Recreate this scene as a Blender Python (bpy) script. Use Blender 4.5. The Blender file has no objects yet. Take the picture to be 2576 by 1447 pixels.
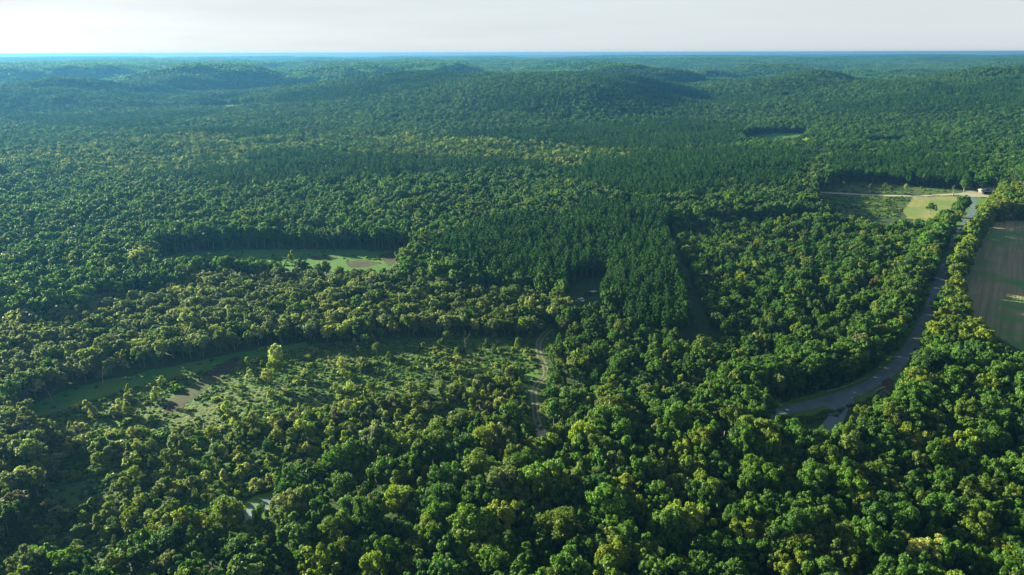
import bpy, bmesh, math, random
import numpy as np
from mathutils import Vector, Matrix, Euler

# ------------------------------------------------------------------ camera, sky, sun, exposure
scene = bpy.context.scene
COL = scene.collection
R = math.radians
CAM_H = 120.0
PITCH, ROLL = 18.43, -0.15
FPX, CX, CY = 1773.0, 1288.0, 723.5        # focal length and centre for a picture 2576 wide
SUN_AZ, SUN_EL = 58.0, 15.0                # degrees left of the view direction, above the horizon

cam_d = bpy.data.cameras.new('camera')
cam = bpy.data.objects.new('camera', cam_d)
COL.objects.link(cam)
scene.camera = cam
cam_d.sensor_width = 36.0
cam_d.lens = 36.0 * FPX / 2576.0
cam_d.clip_start = 1.0
cam_d.clip_end = 60000.0
CAM_M = Euler((R(90 - PITCH), 0, 0)).to_matrix() @ Euler((0, 0, R(ROLL))).to_matrix()
cam.matrix_world = Matrix.Translation((0, 0, CAM_H)) @ CAM_M.to_4x4()
CM = np.array(CAM_M)

world = bpy.data.worlds.new('World')
scene.world = world
world.use_nodes = True
nt = world.node_tree
nt.nodes.clear()
w_out = nt.nodes.new('ShaderNodeOutputWorld')
w_bg = nt.nodes.new('ShaderNodeBackground')
w_sky = nt.nodes.new('ShaderNodeTexSky')
w_sky.sky_type = 'NISHITA'
w_sky.sun_disc = False
w_sky.sun_elevation = R(SUN_EL)
w_sky.sun_rotation = R(-SUN_AZ)
w_sky.altitude = 300
w_sky.air_density = 0.6
w_sky.dust_density = 0.7
w_sky.ozone_density = 2.0
w_bg.inputs['Strength'].default_value = 0.05
# thin high cloud, thickest towards the horizon
w_tc = nt.nodes.new('ShaderNodeTexCoord')
w_sep = nt.nodes.new('ShaderNodeSeparateXYZ')
nt.links.new(w_tc.outputs['Generated'], w_sep.inputs[0])
w_map = nt.nodes.new('ShaderNodeMapping')
w_map.inputs['Scale'].default_value = (2.2, 2.2, 26.0)
nt.links.new(w_tc.outputs['Generated'], w_map.inputs['Vector'])
w_noise = nt.nodes.new('ShaderNodeTexNoise')
w_noise.inputs['Scale'].default_value = 1.6
w_noise.inputs['Detail'].default_value = 6
w_noise.inputs['Roughness'].default_value = 0.55
nt.links.new(w_map.outputs[0], w_noise.inputs['Vector'])
w_nr = nt.nodes.new('ShaderNodeMapRange')
w_nr.inputs['From Min'].default_value = 0.35
w_nr.inputs['From Max'].default_value = 0.72
w_nr.inputs['To Min'].default_value = 0.88
w_nr.inputs['To Max'].default_value = 0.94
nt.links.new(w_noise.outputs['Fac'], w_nr.inputs['Value'])
w_hr = nt.nodes.new('ShaderNodeMapRange')        # cloud deck is seen edge-on only near the horizon
w_hr.interpolation_type = 'SMOOTHSTEP'
w_hr.inputs['From Min'].default_value = 0.10
w_hr.inputs['From Max'].default_value = 0.24
w_hr.inputs['To Min'].default_value = 1.0
w_hr.inputs['To Max'].default_value = 0.0
nt.links.new(w_sep.outputs['Z'], w_hr.inputs['Value'])
w_mul = nt.nodes.new('ShaderNodeMath')
w_mul.operation = 'MULTIPLY'
nt.links.new(w_nr.outputs[0], w_mul.inputs[0])
nt.links.new(w_hr.outputs[0], w_mul.inputs[1])
w_mix = nt.nodes.new('ShaderNodeMix')
w_mix.data_type = 'RGBA'
w_mix.inputs['B'].default_value = (2.2, 2.42, 2.46, 1)
nt.links.new(w_mul.outputs[0], w_mix.inputs['Factor'])
w_hsv = nt.nodes.new('ShaderNodeHueSaturation')      # a hazy summer sky is paler than a clear one
w_hsv.inputs['Saturation'].default_value = 0.45
nt.links.new(w_sky.outputs[0], w_hsv.inputs['Color'])
nt.links.new(w_hsv.outputs[0], w_mix.inputs['A'])
nt.links.new(w_mix.outputs['Result'], w_bg.inputs['Color'])
nt.links.new(w_bg.outputs[0], w_out.inputs['Surface'])

sun_d = bpy.data.lights.new('sun', 'SUN')
sun_d.energy = 5.0
sun_d.angle = R(0.5)
sun_d.color = (1.0, 0.91, 0.52)
sun = bpy.data.objects.new('sun', sun_d)
COL.objects.link(sun)
sdir = Vector((-math.sin(R(SUN_AZ)) * math.cos(R(SUN_EL)), math.cos(R(SUN_AZ)) * math.cos(R(SUN_EL)), math.sin(R(SUN_EL))))
sun.rotation_euler = sdir.to_track_quat('Z', 'Y').to_euler()
sun.location = (-300, 100, 300)

vs = scene.view_settings
vs.view_transform = 'Standard'
vs.look = 'None'
vs.exposure = 2.62
vs.gamma = 1.0
scene.cycles.max_bounces = 5
scene.cycles.diffuse_bounces = 1
scene.cycles.glossy_bounces = 1
scene.cycles.transmission_bounces = 3
scene.cycles.transparent_max_bounces = 4
scene.cycles.volume_bounces = 0
scene.cycles.use_denoising = True
HAZE_DENSITY = 0.00013
HAZE_COLOR = (0.045, 0.168, 0.42, 1)

# ------------------------------------------------------------------ geometry of the place
def project(x, y, z):
    """world -> picture 2576 x 1447 (used to find which stand a tree belongs to and to word the labels)"""
    p = np.stack([np.asarray(x, float), np.asarray(y, float), np.asarray(z, float) - CAM_H], -1)
    c = p @ CM
    d = -c[..., 2]
    d = np.where(d > 0.1, d, 0.1)
    return CX + FPX * c[..., 0] / d, CY - FPX * c[..., 1] / d, d

def at(px, py, z=0.0):
    v = CM @ np.array([(px - CX) / FPX, -(py - CY) / FPX, -1.0])
    t = (z - CAM_H) / v[2]
    return (v[0] * t, v[1] * t)

def atl(pts, z=0.0):
    return [at(a, b, z) for a, b in pts]

_rs = np.random.RandomState(7)
_tab = _rs.rand(256, 256)
def vnoise(x, y):
    x = np.asarray(x, float); y = np.asarray(y, float)
    xi = np.floor(x).astype(int); yi = np.floor(y).astype(int)
    fx = x - xi; fy = y - yi
    fx = fx * fx * (3 - 2 * fx); fy = fy * fy * (3 - 2 * fy)
    g = lambda a, b: _tab[a & 255, b & 255]
    return (g(xi, yi) * (1 - fx) + g(xi + 1, yi) * fx) * (1 - fy) + (g(xi, yi + 1) * (1 - fx) + g(xi + 1, yi + 1) * fx) * fy
def fbm(x, y, o=4):
    s = 0; a = 0.5
    for k in range(o):
        s = s + a * vnoise(x * 2 ** k + 17.3 * k, y * 2 ** k - 9.1 * k); a *= 0.5
    return s
def sstep(a, b, v):
    t = np.clip((np.asarray(v, float) - a) / (b - a), 0, 1)
    return t * t * (3 - 2 * t)

HILLS = [  # x, y, spread left, spread right, spread in depth, height, turn
    (190, 1640, 330, 105, 300, 74, -0.40),
    (-230, 2000, 380, 200, 260, 30, -0.4),
    (-420, 2650, 600, 160, 330, 70, -0.3),
    (60, 2500, 260, 100, 220, 46, -0.4),
    (1300, 1650, 330, 300, 380, 78, -0.25),
    (800, 2050, 240, 95, 280, 54, -0.45),
    (-1500, 2750, 620, 170, 420, 70, -0.3),
    (-900, 2150, 280, 90, 260, 44, -0.4),
    (-2300, 2500, 500, 180, 420, 62, -0.3),
    (480, 2350, 190, 85, 230, 54, -0.45),
    (420, 3000, 320, 120, 260, 60, -0.3),
    (1050, 2900, 380, 140, 300, 62, -0.3),
    (2000, 2500, 450, 260, 420, 74, 0.0),
]
def height(x, y):
    x = np.asarray(x, float); y = np.asarray(y, float)
    d = np.hypot(x, y)
    h = np.zeros_like(d)
    for hx, hy, sl, sr, sy, am, a in HILLS:
        u = (x - hx) * math.cos(a) + (y - hy) * math.sin(a)
        v = -(x - hx) * math.sin(a) + (y - hy) * math.cos(a)
        su = np.where(u > 0, sr, sl)
        h = h + am * np.exp(-0.5 * ((u / su) ** 2 + (v / sy) ** 2))
    h = 78 * np.tanh(h / 78)
    h = h + ((fbm(x / 340, y / 340) - 0.47) * 112 + (fbm(x / 900 + 3, y / 900) - 0.47) * 50 + (fbm(x / 190 + 1, y / 210, 3) - 0.44) * 18) * sstep(1250, 2200, d)
    plat = 30 + 160 * (fbm(x / 900 + 4.2, y / 1100 + 1.7, 5) - 0.33)
    plat = np.where(plat > 74, 74 + 0.15 * (plat - 74), plat)
    m = sstep(2900, 4000, d)
    h = h * (1 - m) + plat * m
    h = h + 16 * sstep(6000, 14000, d)
    h = np.where(h > 70, 70 + 0.35 * (h - 70), h)
    return np.maximum(h, 0) * sstep(930, 1450, d)

def in_poly(px, py, poly):
    px = np.asarray(px, float); py = np.asarray(py, float)
    r = np.zeros(px.shape, bool)
    n = len(poly)
    for i in range(n):
        x1, y1 = poly[i]; x2, y2 = poly[(i + 1) % n]
        if y1 == y2:
            continue
        c = ((y1 > py) != (y2 > py)) & (px < (x2 - x1) * (py - y1) / (y2 - y1) + x1)
        r ^= c
    return r

def smooth_line(pts, step=3.0):
    pts = [Vector((p[0], p[1])) for p in pts]
    out = []
    n = len(pts)
    for i in range(n - 1):
        p0 = pts[max(i - 1, 0)]; p1 = pts[i]; p2 = pts[i + 1]; p3 = pts[min(i + 2, n - 1)]
        k = max(2, int((p2 - p1).length / step))
        for j in range(k):
            t = j / k
            out.append(0.5 * ((2 * p1) + (p2 - p0) * t + (2 * p0 - 5 * p1 + 4 * p2 - p3) * t * t + (3 * p1 - p0 - 3 * p2 + p3) * t ** 3))
    out.append(pts[-1])
    return [(p.x, p.y) for p in out]

def line_dist(x, y, line):
    d = np.full(np.shape(x), 1e9)
    for (x1, y1), (x2, y2) in zip(line[:-1], line[1:]):
        dx, dy = x2 - x1, y2 - y1
        t = np.clip(((x - x1) * dx + (y - y1) * dy) / (dx * dx + dy * dy + 1e-9), 0, 1)
        d = np.minimum(d, np.hypot(x - x1 - t * dx, y - y1 - t * dy))
    return d

# picture outlines of what lies on the ground, turned into places on the ground
ROAD_PX = [(2442, 470), (2443, 484), (2446, 497), (2451, 512), (2448, 530), (2438, 546), (2424, 568), (2409, 598), (2393, 634), (2376, 674), (2361, 716),
           (2347, 760), (2329, 805), (2304, 852), (2271, 900), (2229, 942), (2165, 980), (2090, 1004), (2010, 1025), (1930, 1043), (1840, 1060),
           (1700, 1079), (1550, 1091), (1400, 1102), (1250, 1120), (1100, 1146), (950, 1180), (800, 1222), (700, 1256), (640, 1285), (540, 1325), (400, 1380), (250, 1440)]
ROAD = smooth_line(atl(ROAD_PX))
ROAD_UP = smooth_line(atl(ROAD_PX[:20])); ROAD_LOW = smooth_line(atl(ROAD_PX[19:]))
TRACK_PX = [(1385, 828), (1369, 842), (1357, 858), (1354, 876), (1358, 897), (1367, 914), (1373, 930), (1372, 946), (1362, 957), (1349, 969), (1343, 985),
            (1344, 1005), (1346, 1030), (1350, 1055), (1358, 1078), (1370, 1098)]
TRACK = smooth_line(atl(TRACK_PX), 1.5)
BRANCH_PX = [(2095, 1006), (2112, 1022), (2104, 1050), (2080, 1085), (2050, 1130)]
BRANCH = smooth_line(atl(BRANCH_PX))
LANE_PX = [(2060, 484), (2120, 487), (2200, 491), (2270, 493), (2340, 492), (2400, 489), (2445, 489), (2480, 492), (2500, 493)]
LANE = smooth_line(atl(LANE_PX))
BREAK_PX = [(1682, 590), (1700, 640), (1722, 700), (1745, 760), (1772, 825), (1800, 880)]
BREAK = smooth_line(atl(BREAK_PX))

P_FIELD = [(385, 652), (470, 634), (600, 628), (760, 628), (900, 629), (1035, 632), (1030, 655), (990, 685), (860, 690), (760, 684), (600, 672), (450, 674)]
P_SOIL1 = [(868, 662), (900, 655), (935, 653), (952, 660), (940, 671), (900, 674), (872, 670)]
P_SOIL2 = [(950, 640), (985, 633), (1034, 635), (1022, 655), (985, 668), (962, 658)]
P_SOIL3 = [(780, 648), (830, 645), (858, 649), (840, 656), (790, 654)]
P_STRIP = [(40, 1040), (110, 1002), (200, 972), (300, 950), (400, 928), (500, 908), (600, 888), (700, 872), (770, 862), (780, 872), (700, 888), (640, 900), (560, 922), (450, 948), (350, 972), (250, 1000), (150, 1035), (70, 1060)]
P_BROWN = [(592, 898), (604, 905), (590, 925), (560, 950), (520, 980), (485, 1005), (455, 1030), (430, 1040), (408, 1036), (428, 1005), (460, 978), (500, 952), (545, 922)]
P_SCRUB = [(40, 1050), (200, 985), (400, 945), (640, 890), (760, 868), (850, 862), (1000, 856), (1120, 846), (1335, 850), (1345, 930), (1300, 950), (1150, 975), (1000, 1000), (820, 1040), (650, 1075), (450, 1100), (250, 1120), (60, 1125)]
P_MEADOW = [(125, 1225), (230, 1205), (285, 1225), (250, 1258), (180, 1282), (128, 1284)]
P_YARD = [(1428, 728), (1470, 705), (1512, 698), (1528, 718), (1520, 752), (1505, 772), (1470, 785), (1438, 778), (1420, 755)]
P_RFIELD = [(2500, 560), (2540, 556), (2700, 550), (2800, 560), (2800, 1000), (2640, 930), (2575, 890), (2520, 852), (2462, 818), (2432, 785), (2424, 742), (2432, 700), (2445, 660), (2468, 608)]
P_MOWN = [(2296, 496), (2345, 495), (2402, 494), (2425, 497), (2405, 530), (2370, 556), (2320, 556), (2278, 548), (2268, 532)]
P_ROUGH = [(2050, 488), (2150, 492), (2296, 496), (2270, 530), (2260, 548), (2180, 552), (2110, 530), (2060, 505)]
P_STRIPE = [(2085, 470), (2150, 458), (2260, 466), (2340, 472), (2420, 478), (2425, 488), (2330, 490), (2200, 488), (2070, 482)]
P_LAWN = [(2455, 497), (2490, 499), (2492, 520), (2470, 528), (2458, 518)]
P_GLADE = [(1866, 354), (1888, 341), (1960, 334), (2028, 337), (2036, 349), (2010, 367), (1940, 373), (1878, 367)]
P_GLADE2 = [(2150, 368), (2230, 360), (2275, 362), (2270, 372), (2190, 376)]
P_FARSOIL = [(-40, 448), (10, 440), (42, 446), (35, 462), (0, 475), (-40, 478)]
P_GLADE3 = [(500, 274), (560, 266), (640, 262), (660, 268), (600, 280), (520, 284)]
P_CULV = [(2140, 992), (2175, 978), (2225, 950), (2250, 955), (2255, 985), (2215, 1000), (2190, 1030), (2150, 1030)]
P_SLOT = [(590, 1262), (680, 1240), (700, 1265), (690, 1310), (640, 1340), (600, 1310)]
P_POCKET = [(1312, 935), (1350, 925), (1362, 945), (1340, 985), (1318, 985)]
OPEN = [P_FIELD, P_STRIP, P_BROWN, P_MEADOW, P_YARD, P_RFIELD, P_MOWN, P_ROUGH, P_STRIPE, P_LAWN, P_GLADE, P_GLADE2, P_FARSOIL, P_GLADE3, P_CULV, P_SLOT, P_POCKET]

# ------------------------------------------------------------------ materials
def new_mat(name):
    m = bpy.data.materials.new(name)
    m.use_nodes = True
    n = m.node_tree
    for x in list(n.nodes):
        n.nodes.remove(x)
    return m, n.nodes, n.links

def noise_mat(name, c1, c2, scale, rough=0.9, bump=0.0, bump_scale=None, c3=None, scale3=0.02, detail=5, spec=0.2, stretch=(1, 1, 1), rot=0.0):
    m, N, L = new_mat(name)
    out = N.new('ShaderNodeOutputMaterial'); b = N.new('ShaderNodeBsdfPrincipled')
    L.new(b.outputs[0], out.inputs[0])
    b.inputs['Roughness'].default_value = rough
    b.inputs['Specular IOR Level'].default_value = spec
    tc = N.new('ShaderNodeTexCoord'); mp = N.new('ShaderNodeMapping')
    mp.vector_type = 'TEXTURE'
    mp.inputs['Scale'].default_value = tuple(1 / q for q in stretch)
    mp.inputs['Rotation'].default_value = (0, 0, -rot)
    L.new(tc.outputs['Object'], mp.inputs[0])
    n1 = N.new('ShaderNodeTexNoise'); n1.inputs['Scale'].default_value = scale; n1.inputs['Detail'].default_value = detail
    n1.inputs['Roughness'].default_value = 0.65
    L.new(mp.outputs[0], n1.inputs['Vector'])
    mr = N.new('ShaderNodeMapRange'); mr.inputs['From Min'].default_value = 0.33; mr.inputs['From Max'].default_value = 0.67
    L.new(n1.outputs['Fac'], mr.inputs[0])
    mx = N.new('ShaderNodeMix'); mx.data_type = 'RGBA'
    mx.inputs['A'].default_value = (*c1, 1); mx.inputs['B'].default_value = (*c2, 1)
    L.new(mr.outputs[0], mx.inputs['Factor'])
    col = mx.outputs['Result']
    if c3 is not None:
        n3 = N.new('ShaderNodeTexNoise'); n3.inputs['Scale'].default_value = scale3; n3.inputs['Detail'].default_value = 4
        L.new(tc.outputs['Object'], n3.inputs['Vector'])
        m3 = N.new('ShaderNodeMapRange'); m3.inputs['From Min'].default_value = 0.46; m3.inputs['From Max'].default_value = 0.62
        L.new(n3.outputs['Fac'], m3.inputs[0])
        x3 = N.new('ShaderNodeMix'); x3.data_type = 'RGBA'
        L.new(m3.outputs[0], x3.inputs['Factor']); L.new(col, x3.inputs['A']); x3.inputs['B'].default_value = (*c3, 1)
        col = x3.outputs['Result']
    L.new(col, b.inputs['Base Color'])
    if bump:
        n2 = N.new('ShaderNodeTexNoise'); n2.inputs['Scale'].default_value = bump_scale or scale * 3; n2.inputs['Detail'].default_value = 4
        L.new(mp.outputs[0], n2.inputs['Vector'])
        bp = N.new('ShaderNodeBump'); bp.inputs['Strength'].default_value = 1.0; bp.inputs['Distance'].default_value = bump
        L.new(n2.outputs['Fac'], bp.inputs['Height']); L.new(bp.outputs[0], b.inputs['Normal'])
    return m

def leaf_mat(name, rough=0.5, spec=0.35, trans=0.28, vary=0.35):
    """leaves: colour from the tree's own tint, each leaf a little lighter or darker, light shining through"""
    m, N, L = new_mat(name)
    out = N.new('ShaderNodeOutputMaterial')
    b = N.new('ShaderNodeBsdfPrincipled'); t = N.new('ShaderNodeBsdfTranslucent'); mix = N.new('ShaderNodeMixShader')
    at_ = N.new('ShaderNodeAttribute'); at_.attribute_type = 'INSTANCER'; at_.attribute_name = 'tint'
    g = N.new('ShaderNodeNewGeometry')
    mr = N.new('ShaderNodeMapRange'); mr.inputs['To Min'].default_value = 1 - vary; mr.inputs['To Max'].default_value = 1 + vary
    L.new(g.outputs['Random Per Island'], mr.inputs[0])
    mul = N.new('ShaderNodeVectorMath'); mul.operation = 'SCALE'
    L.new(at_.outputs['Vector'], mul.inputs[0]); L.new(mr.outputs[0], mul.inputs['Scale'])
    b.inputs['Roughness'].default_value = rough
    b.inputs['Specular IOR Level'].default_value = spec
    L.new(mul.outputs[0], b.inputs['Base Color'])
    tm = N.new('ShaderNodeVectorMath'); tm.operation = 'MULTIPLY'
    tm.inputs[1].default_value = (1.35, 1.5, 0.55)
    L.new(mul.outputs[0], tm.inputs[0]); L.new(tm.outputs[0], t.inputs['Color'])
    mix.inputs[0].default_value = trans
    L.new(b.outputs[0], mix.inputs[1]); L.new(t.outputs[0], mix.inputs[2])
    L.new(mix.outputs[0], out.inputs[0])
    return m

M_LEAF = leaf_mat('broad_leaves', rough=0.6, spec=0.2, trans=0.42)
M_NEEDLE = leaf_mat('needles', rough=0.7, spec=0.12, trans=0.28)
M_BARK = noise_mat('bark', (0.10, 0.08, 0.06), (0.16, 0.13, 0.10), 3.0)
M_DEADWOOD = noise_mat('bleached_wood', (0.14, 0.125, 0.105), (0.22, 0.20, 0.17), 3.0)
M_FLOOR = noise_mat('forest_floor', (0.012, 0.034, 0.008), (0.026, 0.052, 0.013), 0.25, bump=1.2, bump_scale=0.12, c3=(0.018, 0.042, 0.010), scale3=0.004)
M_ROAD = noise_mat('worn_asphalt_sky_tint', (0.066, 0.105, 0.132), (0.088, 0.136, 0.168), 0.6, rough=0.7, spec=0.35, c3=(0.056, 0.090, 0.114), scale3=0.15)  # blue of the skylight is put into the asphalt colour
M_GRAVEL = noise_mat('pale_gravel', (0.20, 0.185, 0.16), (0.29, 0.27, 0.235), 0.8, bump=0.05)
M_RUT = noise_mat('bare_wheel_rut', (0.095, 0.088, 0.064), (0.14, 0.125, 0.09), 0.7)
M_GRASS = noise_mat('grass', (0.014, 0.052, 0.012), (0.03, 0.08, 0.02), 0.35, bump=0.5, bump_scale=1.2, c3=(0.035, 0.07, 0.02), scale3=0.03)
M_MEADOWGRASS = noise_mat('fresh_grass', (0.016, 0.085, 0.010), (0.034, 0.12, 0.016), 0.35, bump=0.4, bump_scale=1.2, c3=(0.045, 0.11, 0.016), scale3=0.04)
M_DEEPGRASS = noise_mat('shade_dark_grass', (0.014, 0.05, 0.012), (0.028, 0.075, 0.018), 0.35, bump=0.5, bump_scale=1.2, c3=(0.035, 0.07, 0.02), scale3=0.04)  # tree shade over the meadow is put into this dark grass colour
M_VERGE = noise_mat('mown_verge', (0.04, 0.105, 0.015), (0.07, 0.14, 0.025), 0.5, bump=0.15, bump_scale=2.0)
M_HAY = noise_mat('mown_hay', (0.13, 0.15, 0.05), (0.19, 0.185, 0.075), 0.25, bump=0.2, bump_scale=1.0, c3=(0.09, 0.14, 0.035), scale3=0.03, stretch=(1.6, 0.25, 1), rot=R(25))
M_ROUGH = noise_mat('rough_grass', (0.022, 0.066, 0.010), (0.045, 0.09, 0.016), 0.3, bump=0.8, bump_scale=0.6, c3=(0.05, 0.075, 0.02), scale3=0.05)
M_SOIL = noise_mat('bare_soil', (0.013, 0.011, 0.009), (0.026, 0.020, 0.016), 0.3, bump=0.2, bump_scale=0.8, c3=(0.025, 0.045, 0.014), scale3=0.06)
M_CLAY = noise_mat('red_clay', (0.05, 0.032, 0.024), (0.075, 0.048, 0.036), 0.5, bump=0.3, bump_scale=1)
M_PLOUGH = noise_mat('stubble_field', (0.085, 0.100, 0.045), (0.20, 0.175, 0.105), 0.30, bump=0.25, bump_scale=0.8, c3=(0.055, 0.145, 0.032), scale3=0.035, stretch=(1.6, 0.03, 1), rot=R(35))

def plain_mat(name, c, rough=0.5, metal=0.0, spec=0.5, var=0.12):
    m = noise_mat(name, tuple(x * (1 - var) for x in c), tuple(min(1, x * (1 + var)) for x in c), 2.5, rough=rough, spec=spec)
    m.node_tree.nodes['Principled BSDF'].inputs['Metallic'].default_value = metal
    return m
M_WHITE = plain_mat('white_paint', (0.74, 0.76, 0.78), 0.35)
M_DARKPAINT = plain_mat('dark_paint', (0.03, 0.035, 0.045), 0.35)
M_GLASS = plain_mat('window_glass', (0.015, 0.02, 0.025), 0.08)
M_TYRE = plain_mat('rubber', (0.02, 0.02, 0.02), 0.8)
M_STEEL = plain_mat('galvanised_steel', (0.45, 0.46, 0.47), 0.45, 0.6)
M_TIN = plain_mat('bright_tin_roof', (0.46, 0.54, 0.60), 0.35, 0.2)
M_OLDTIN = plain_mat('weathered_tin_roof', (0.42, 0.42, 0.45), 0.5, 0.1)
M_SHEDWOOD = plain_mat('weathered_boards', (0.13, 0.105, 0.09), 0.85)
M_PALEWALL = plain_mat('pale_siding', (0.50, 0.56, 0.58), 0.6)
M_LAMP = plain_mat('lamp_glass', (0.6, 0.6, 0.58), 0.15)
M_RED = plain_mat('red_lamp', (0.35, 0.02, 0.02), 0.2)
M_CONC = plain_mat('old_concrete', (0.20, 0.20, 0.19), 0.85)
M_SIGN = plain_mat('white_plastic', (0.8, 0.8, 0.78), 0.5)
M_STONE = noise_mat('riprap_stone', (0.09, 0.10, 0.10), (0.16, 0.17, 0.17), 1.2, bump=0.2, bump_scale=1.5)

# ------------------------------------------------------------------ object helpers
def mesh_from(name, V, F, mats, midx=None, smooth=False):
    """V (n,3), F (m,4) or list of arrays -> mesh"""
    me = bpy.data.meshes.new(name)
    V = np.asarray(V, np.float32)
    F = np.asarray(F, np.int32)
    k = F.shape[1]
    me.vertices.add(len(V)); me.vertices.foreach_set('co', V.ravel())
    me.loops.add(F.size); me.loops.foreach_set('vertex_index', F.ravel())
    me.polygons.add(len(F)); me.polygons.foreach_set('loop_start', np.arange(0, F.size, k, dtype=np.int32))
    for m in mats:
        me.materials.append(m)
    if midx is not None:
        me.polygons.foreach_set('material_index', np.asarray(midx, np.int32))
    if smooth:
        me.polygons.foreach_set('use_smooth', np.ones(len(F), bool))
    me.update(calc_edges=True)
    return me

def link(name, me, parent=None, loc=None):
    o = bpy.data.objects.new(name, me)
    COL.objects.link(o)
    if parent is not None:
        o.parent = parent
    if loc is not None:
        o.location = loc
    return o

def structure(o):
    o['kind'] = 'structure'
    return o

def tag(o, label, cat, group=None):
    o['label'] = label
    o['category'] = cat
    if group:
        o['group'] = group
    return o

def strip_mesh(name, line, w, z, mat, edge_jit=0.0, seed=0, offset=0.0):
    rs = np.random.RandomState(seed)
    V = []; n = len(line)
    for i in range(n):
        a = line[max(i - 1, 0)]; b = line[min(i + 1, n - 1)]
        dx, dy = b[0] - a[0], b[1] - a[1]; l = math.hypot(dx, dy) + 1e-9
        nx, ny = -dy / l, dx / l
        x, y = line[i][0] + nx * offset, line[i][1] + ny * offset
        wl = w / 2 + rs.uniform(-1, 1) * edge_jit; wr = w / 2 + rs.uniform(-1, 1) * edge_jit
        for s in (wl, wl * 0.33, -wr * 0.33, -wr):
            X, Y = x + nx * s, y + ny * s
            V.append((X, Y, float(height(X, Y)) + z))
    F = [(4 * i + k, 4 * i + k + 1, 4 * i + k + 5, 4 * i + k + 4) for i in range(n - 1) for k in range(3)]
    F = [f[::-1] for f in F]
    return link(name, mesh_from(name, V, F, [mat]))

def patch(name, poly_px, z, mat, jit=1.2, step=4.0, seed=1, drape=False):
    rs = np.random.RandomState(seed)
    if drape:     # find the places on the slope by marching the sight line down to the ground
        pts = []
        for a, b in poly_px:
            v = CM @ np.array([(a - CX) / FPX, -(b - CY) / FPX, -1.0])
            t = np.linspace(300, 6000, 6000)
            P = v[None, :] * t[:, None] + np.array([0, 0, CAM_H])
            hit = np.nonzero(P[:, 2] < height(P[:, 0], P[:, 1]) + 0.1)[0]
            i = hit[0] if len(hit) else -1
            pts.append((P[i, 0], P[i, 1]))
    else:
        pts = atl(poly_px)
    ring = []
    n = len(pts)
    for i in range(n):
        a, b = pts[i], pts[(i + 1) % n]
        k = max(1, int(math.hypot(b[0] - a[0], b[1] - a[1]) / step))
        for j in range(k):
            t = j / k
            ring.append((a[0] + (b[0] - a[0]) * t + rs.uniform(-jit, jit), a[1] + (b[1] - a[1]) * t + rs.uniform(-jit, jit)))
    bm = bmesh.new()
    vs_ = [bm.verts.new((x, y, float(height(x, y)) + z)) for x, y in ring]
    f = bm.faces.new(vs_)
    if f.normal.z < 0:
        f.normal_flip()
    f.normal_update()
    if f.normal.z < 0:
        f.normal_flip()
    bmesh.ops.triangulate(bm, faces=[f])
    me = bpy.data.meshes.new(name); bm.to_mesh(me); bm.free()
    me.materials.append(mat)
    return structure(link(name, me))

# ------------------------------------------------------------------ ground
def build_terrain():
    ang = np.linspace(-R(76), R(76), 460)
    rad = [0.0, 40.0]
    r = 40.0
    while r < 15000:
        r = r * 1.017 + 0.5
        rad.append(r)
    rad = np.array(rad)
    A, D = np.meshgrid(ang, rad)
    X = D * np.sin(A); Y = D * np.cos(A) - 30 * (1 - sstep(0, 400, D))
    Z = height(X, Y)
    V = np.stack([X, Y, Z], -1).reshape(-1, 3)
    n = len(ang)
    i = np.arange(len(rad) - 1)[:, None] * n + np.arange(n - 1)[None, :]
    i = i.ravel()
    F = np.stack([i, i + 1, i + n + 1, i + n], -1)[:, ::-1]
    structure(link('terrain', mesh_from('terrain', V, F, [M_FLOOR], smooth=True)))
build_terrain()

structure(strip_mesh('road_verge', ROAD, 11.5, 0.02, M_VERGE, 1.0, 3))
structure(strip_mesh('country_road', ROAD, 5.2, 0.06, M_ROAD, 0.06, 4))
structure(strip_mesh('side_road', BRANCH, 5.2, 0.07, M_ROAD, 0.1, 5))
structure(strip_mesh('gravel_lane', LANE, 7.0, 0.075, M_GRAVEL, 0.25, 6))
structure(strip_mesh('track_verge', TRACK, 4.4, 0.025, M_GRASS, 1.2, 7))
structure(strip_mesh('dirt_track', TRACK, 0.75, 0.04, M_RUT, 0.1, 8, 0.85))
structure(strip_mesh('dirt_track', TRACK, 0.75, 0.04, M_RUT, 0.1, 9, -0.85))
structure(strip_mesh('grass_ride', BREAK, 7, 0.03, M_GRASS, 1.5, 10))
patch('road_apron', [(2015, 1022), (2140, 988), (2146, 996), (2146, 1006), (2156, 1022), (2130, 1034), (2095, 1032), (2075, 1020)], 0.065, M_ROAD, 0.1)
patch('track_apron', [(1354, 1068), (1362, 1068), (1384, 1092), (1392, 1106), (1330, 1110), (1340, 1095)], 0.085, M_GRAVEL, 0.2)
patch('junction_gravel', [(2405, 488), (2440, 481), (2452, 482), (2478, 490), (2500, 492), (2496, 496), (2460, 496), (2425, 495)], 0.09, M_GRAVEL, 0.3)
patch('meadow', P_FIELD, 0.03, M_MEADOWGRASS, seed=2)
patch('bare_ground', P_SOIL1, 0.05, M_SOIL, jit=2.6, seed=3)
patch('bare_ground', P_SOIL2, 0.05, M_SOIL, jit=2.6, seed=4)
patch('bare_ground', P_SOIL3, 0.05, M_SOIL, jit=2.2, seed=5)
patch('scrub_ground', P_SCRUB, 0.03, M_ROUGH, seed=6)
patch('grass_strip', P_STRIP, 0.05, M_MEADOWGRASS, seed=7)
patch('bare_strip', P_BROWN, 0.07, M_SOIL, jit=0.8, step=2.5, seed=8)
patch('dark_meadow', P_MEADOW, 0.03, M_DEEPGRASS, seed=9)
patch('yard', P_YARD, 0.03, M_DEEPGRASS, seed=10)
patch('stubble_field', P_RFIELD, 0.03, M_PLOUGH, seed=11)
patch('hay_field', P_MOWN, 0.03, M_HAY, jit=2.0, seed=12)
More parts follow.
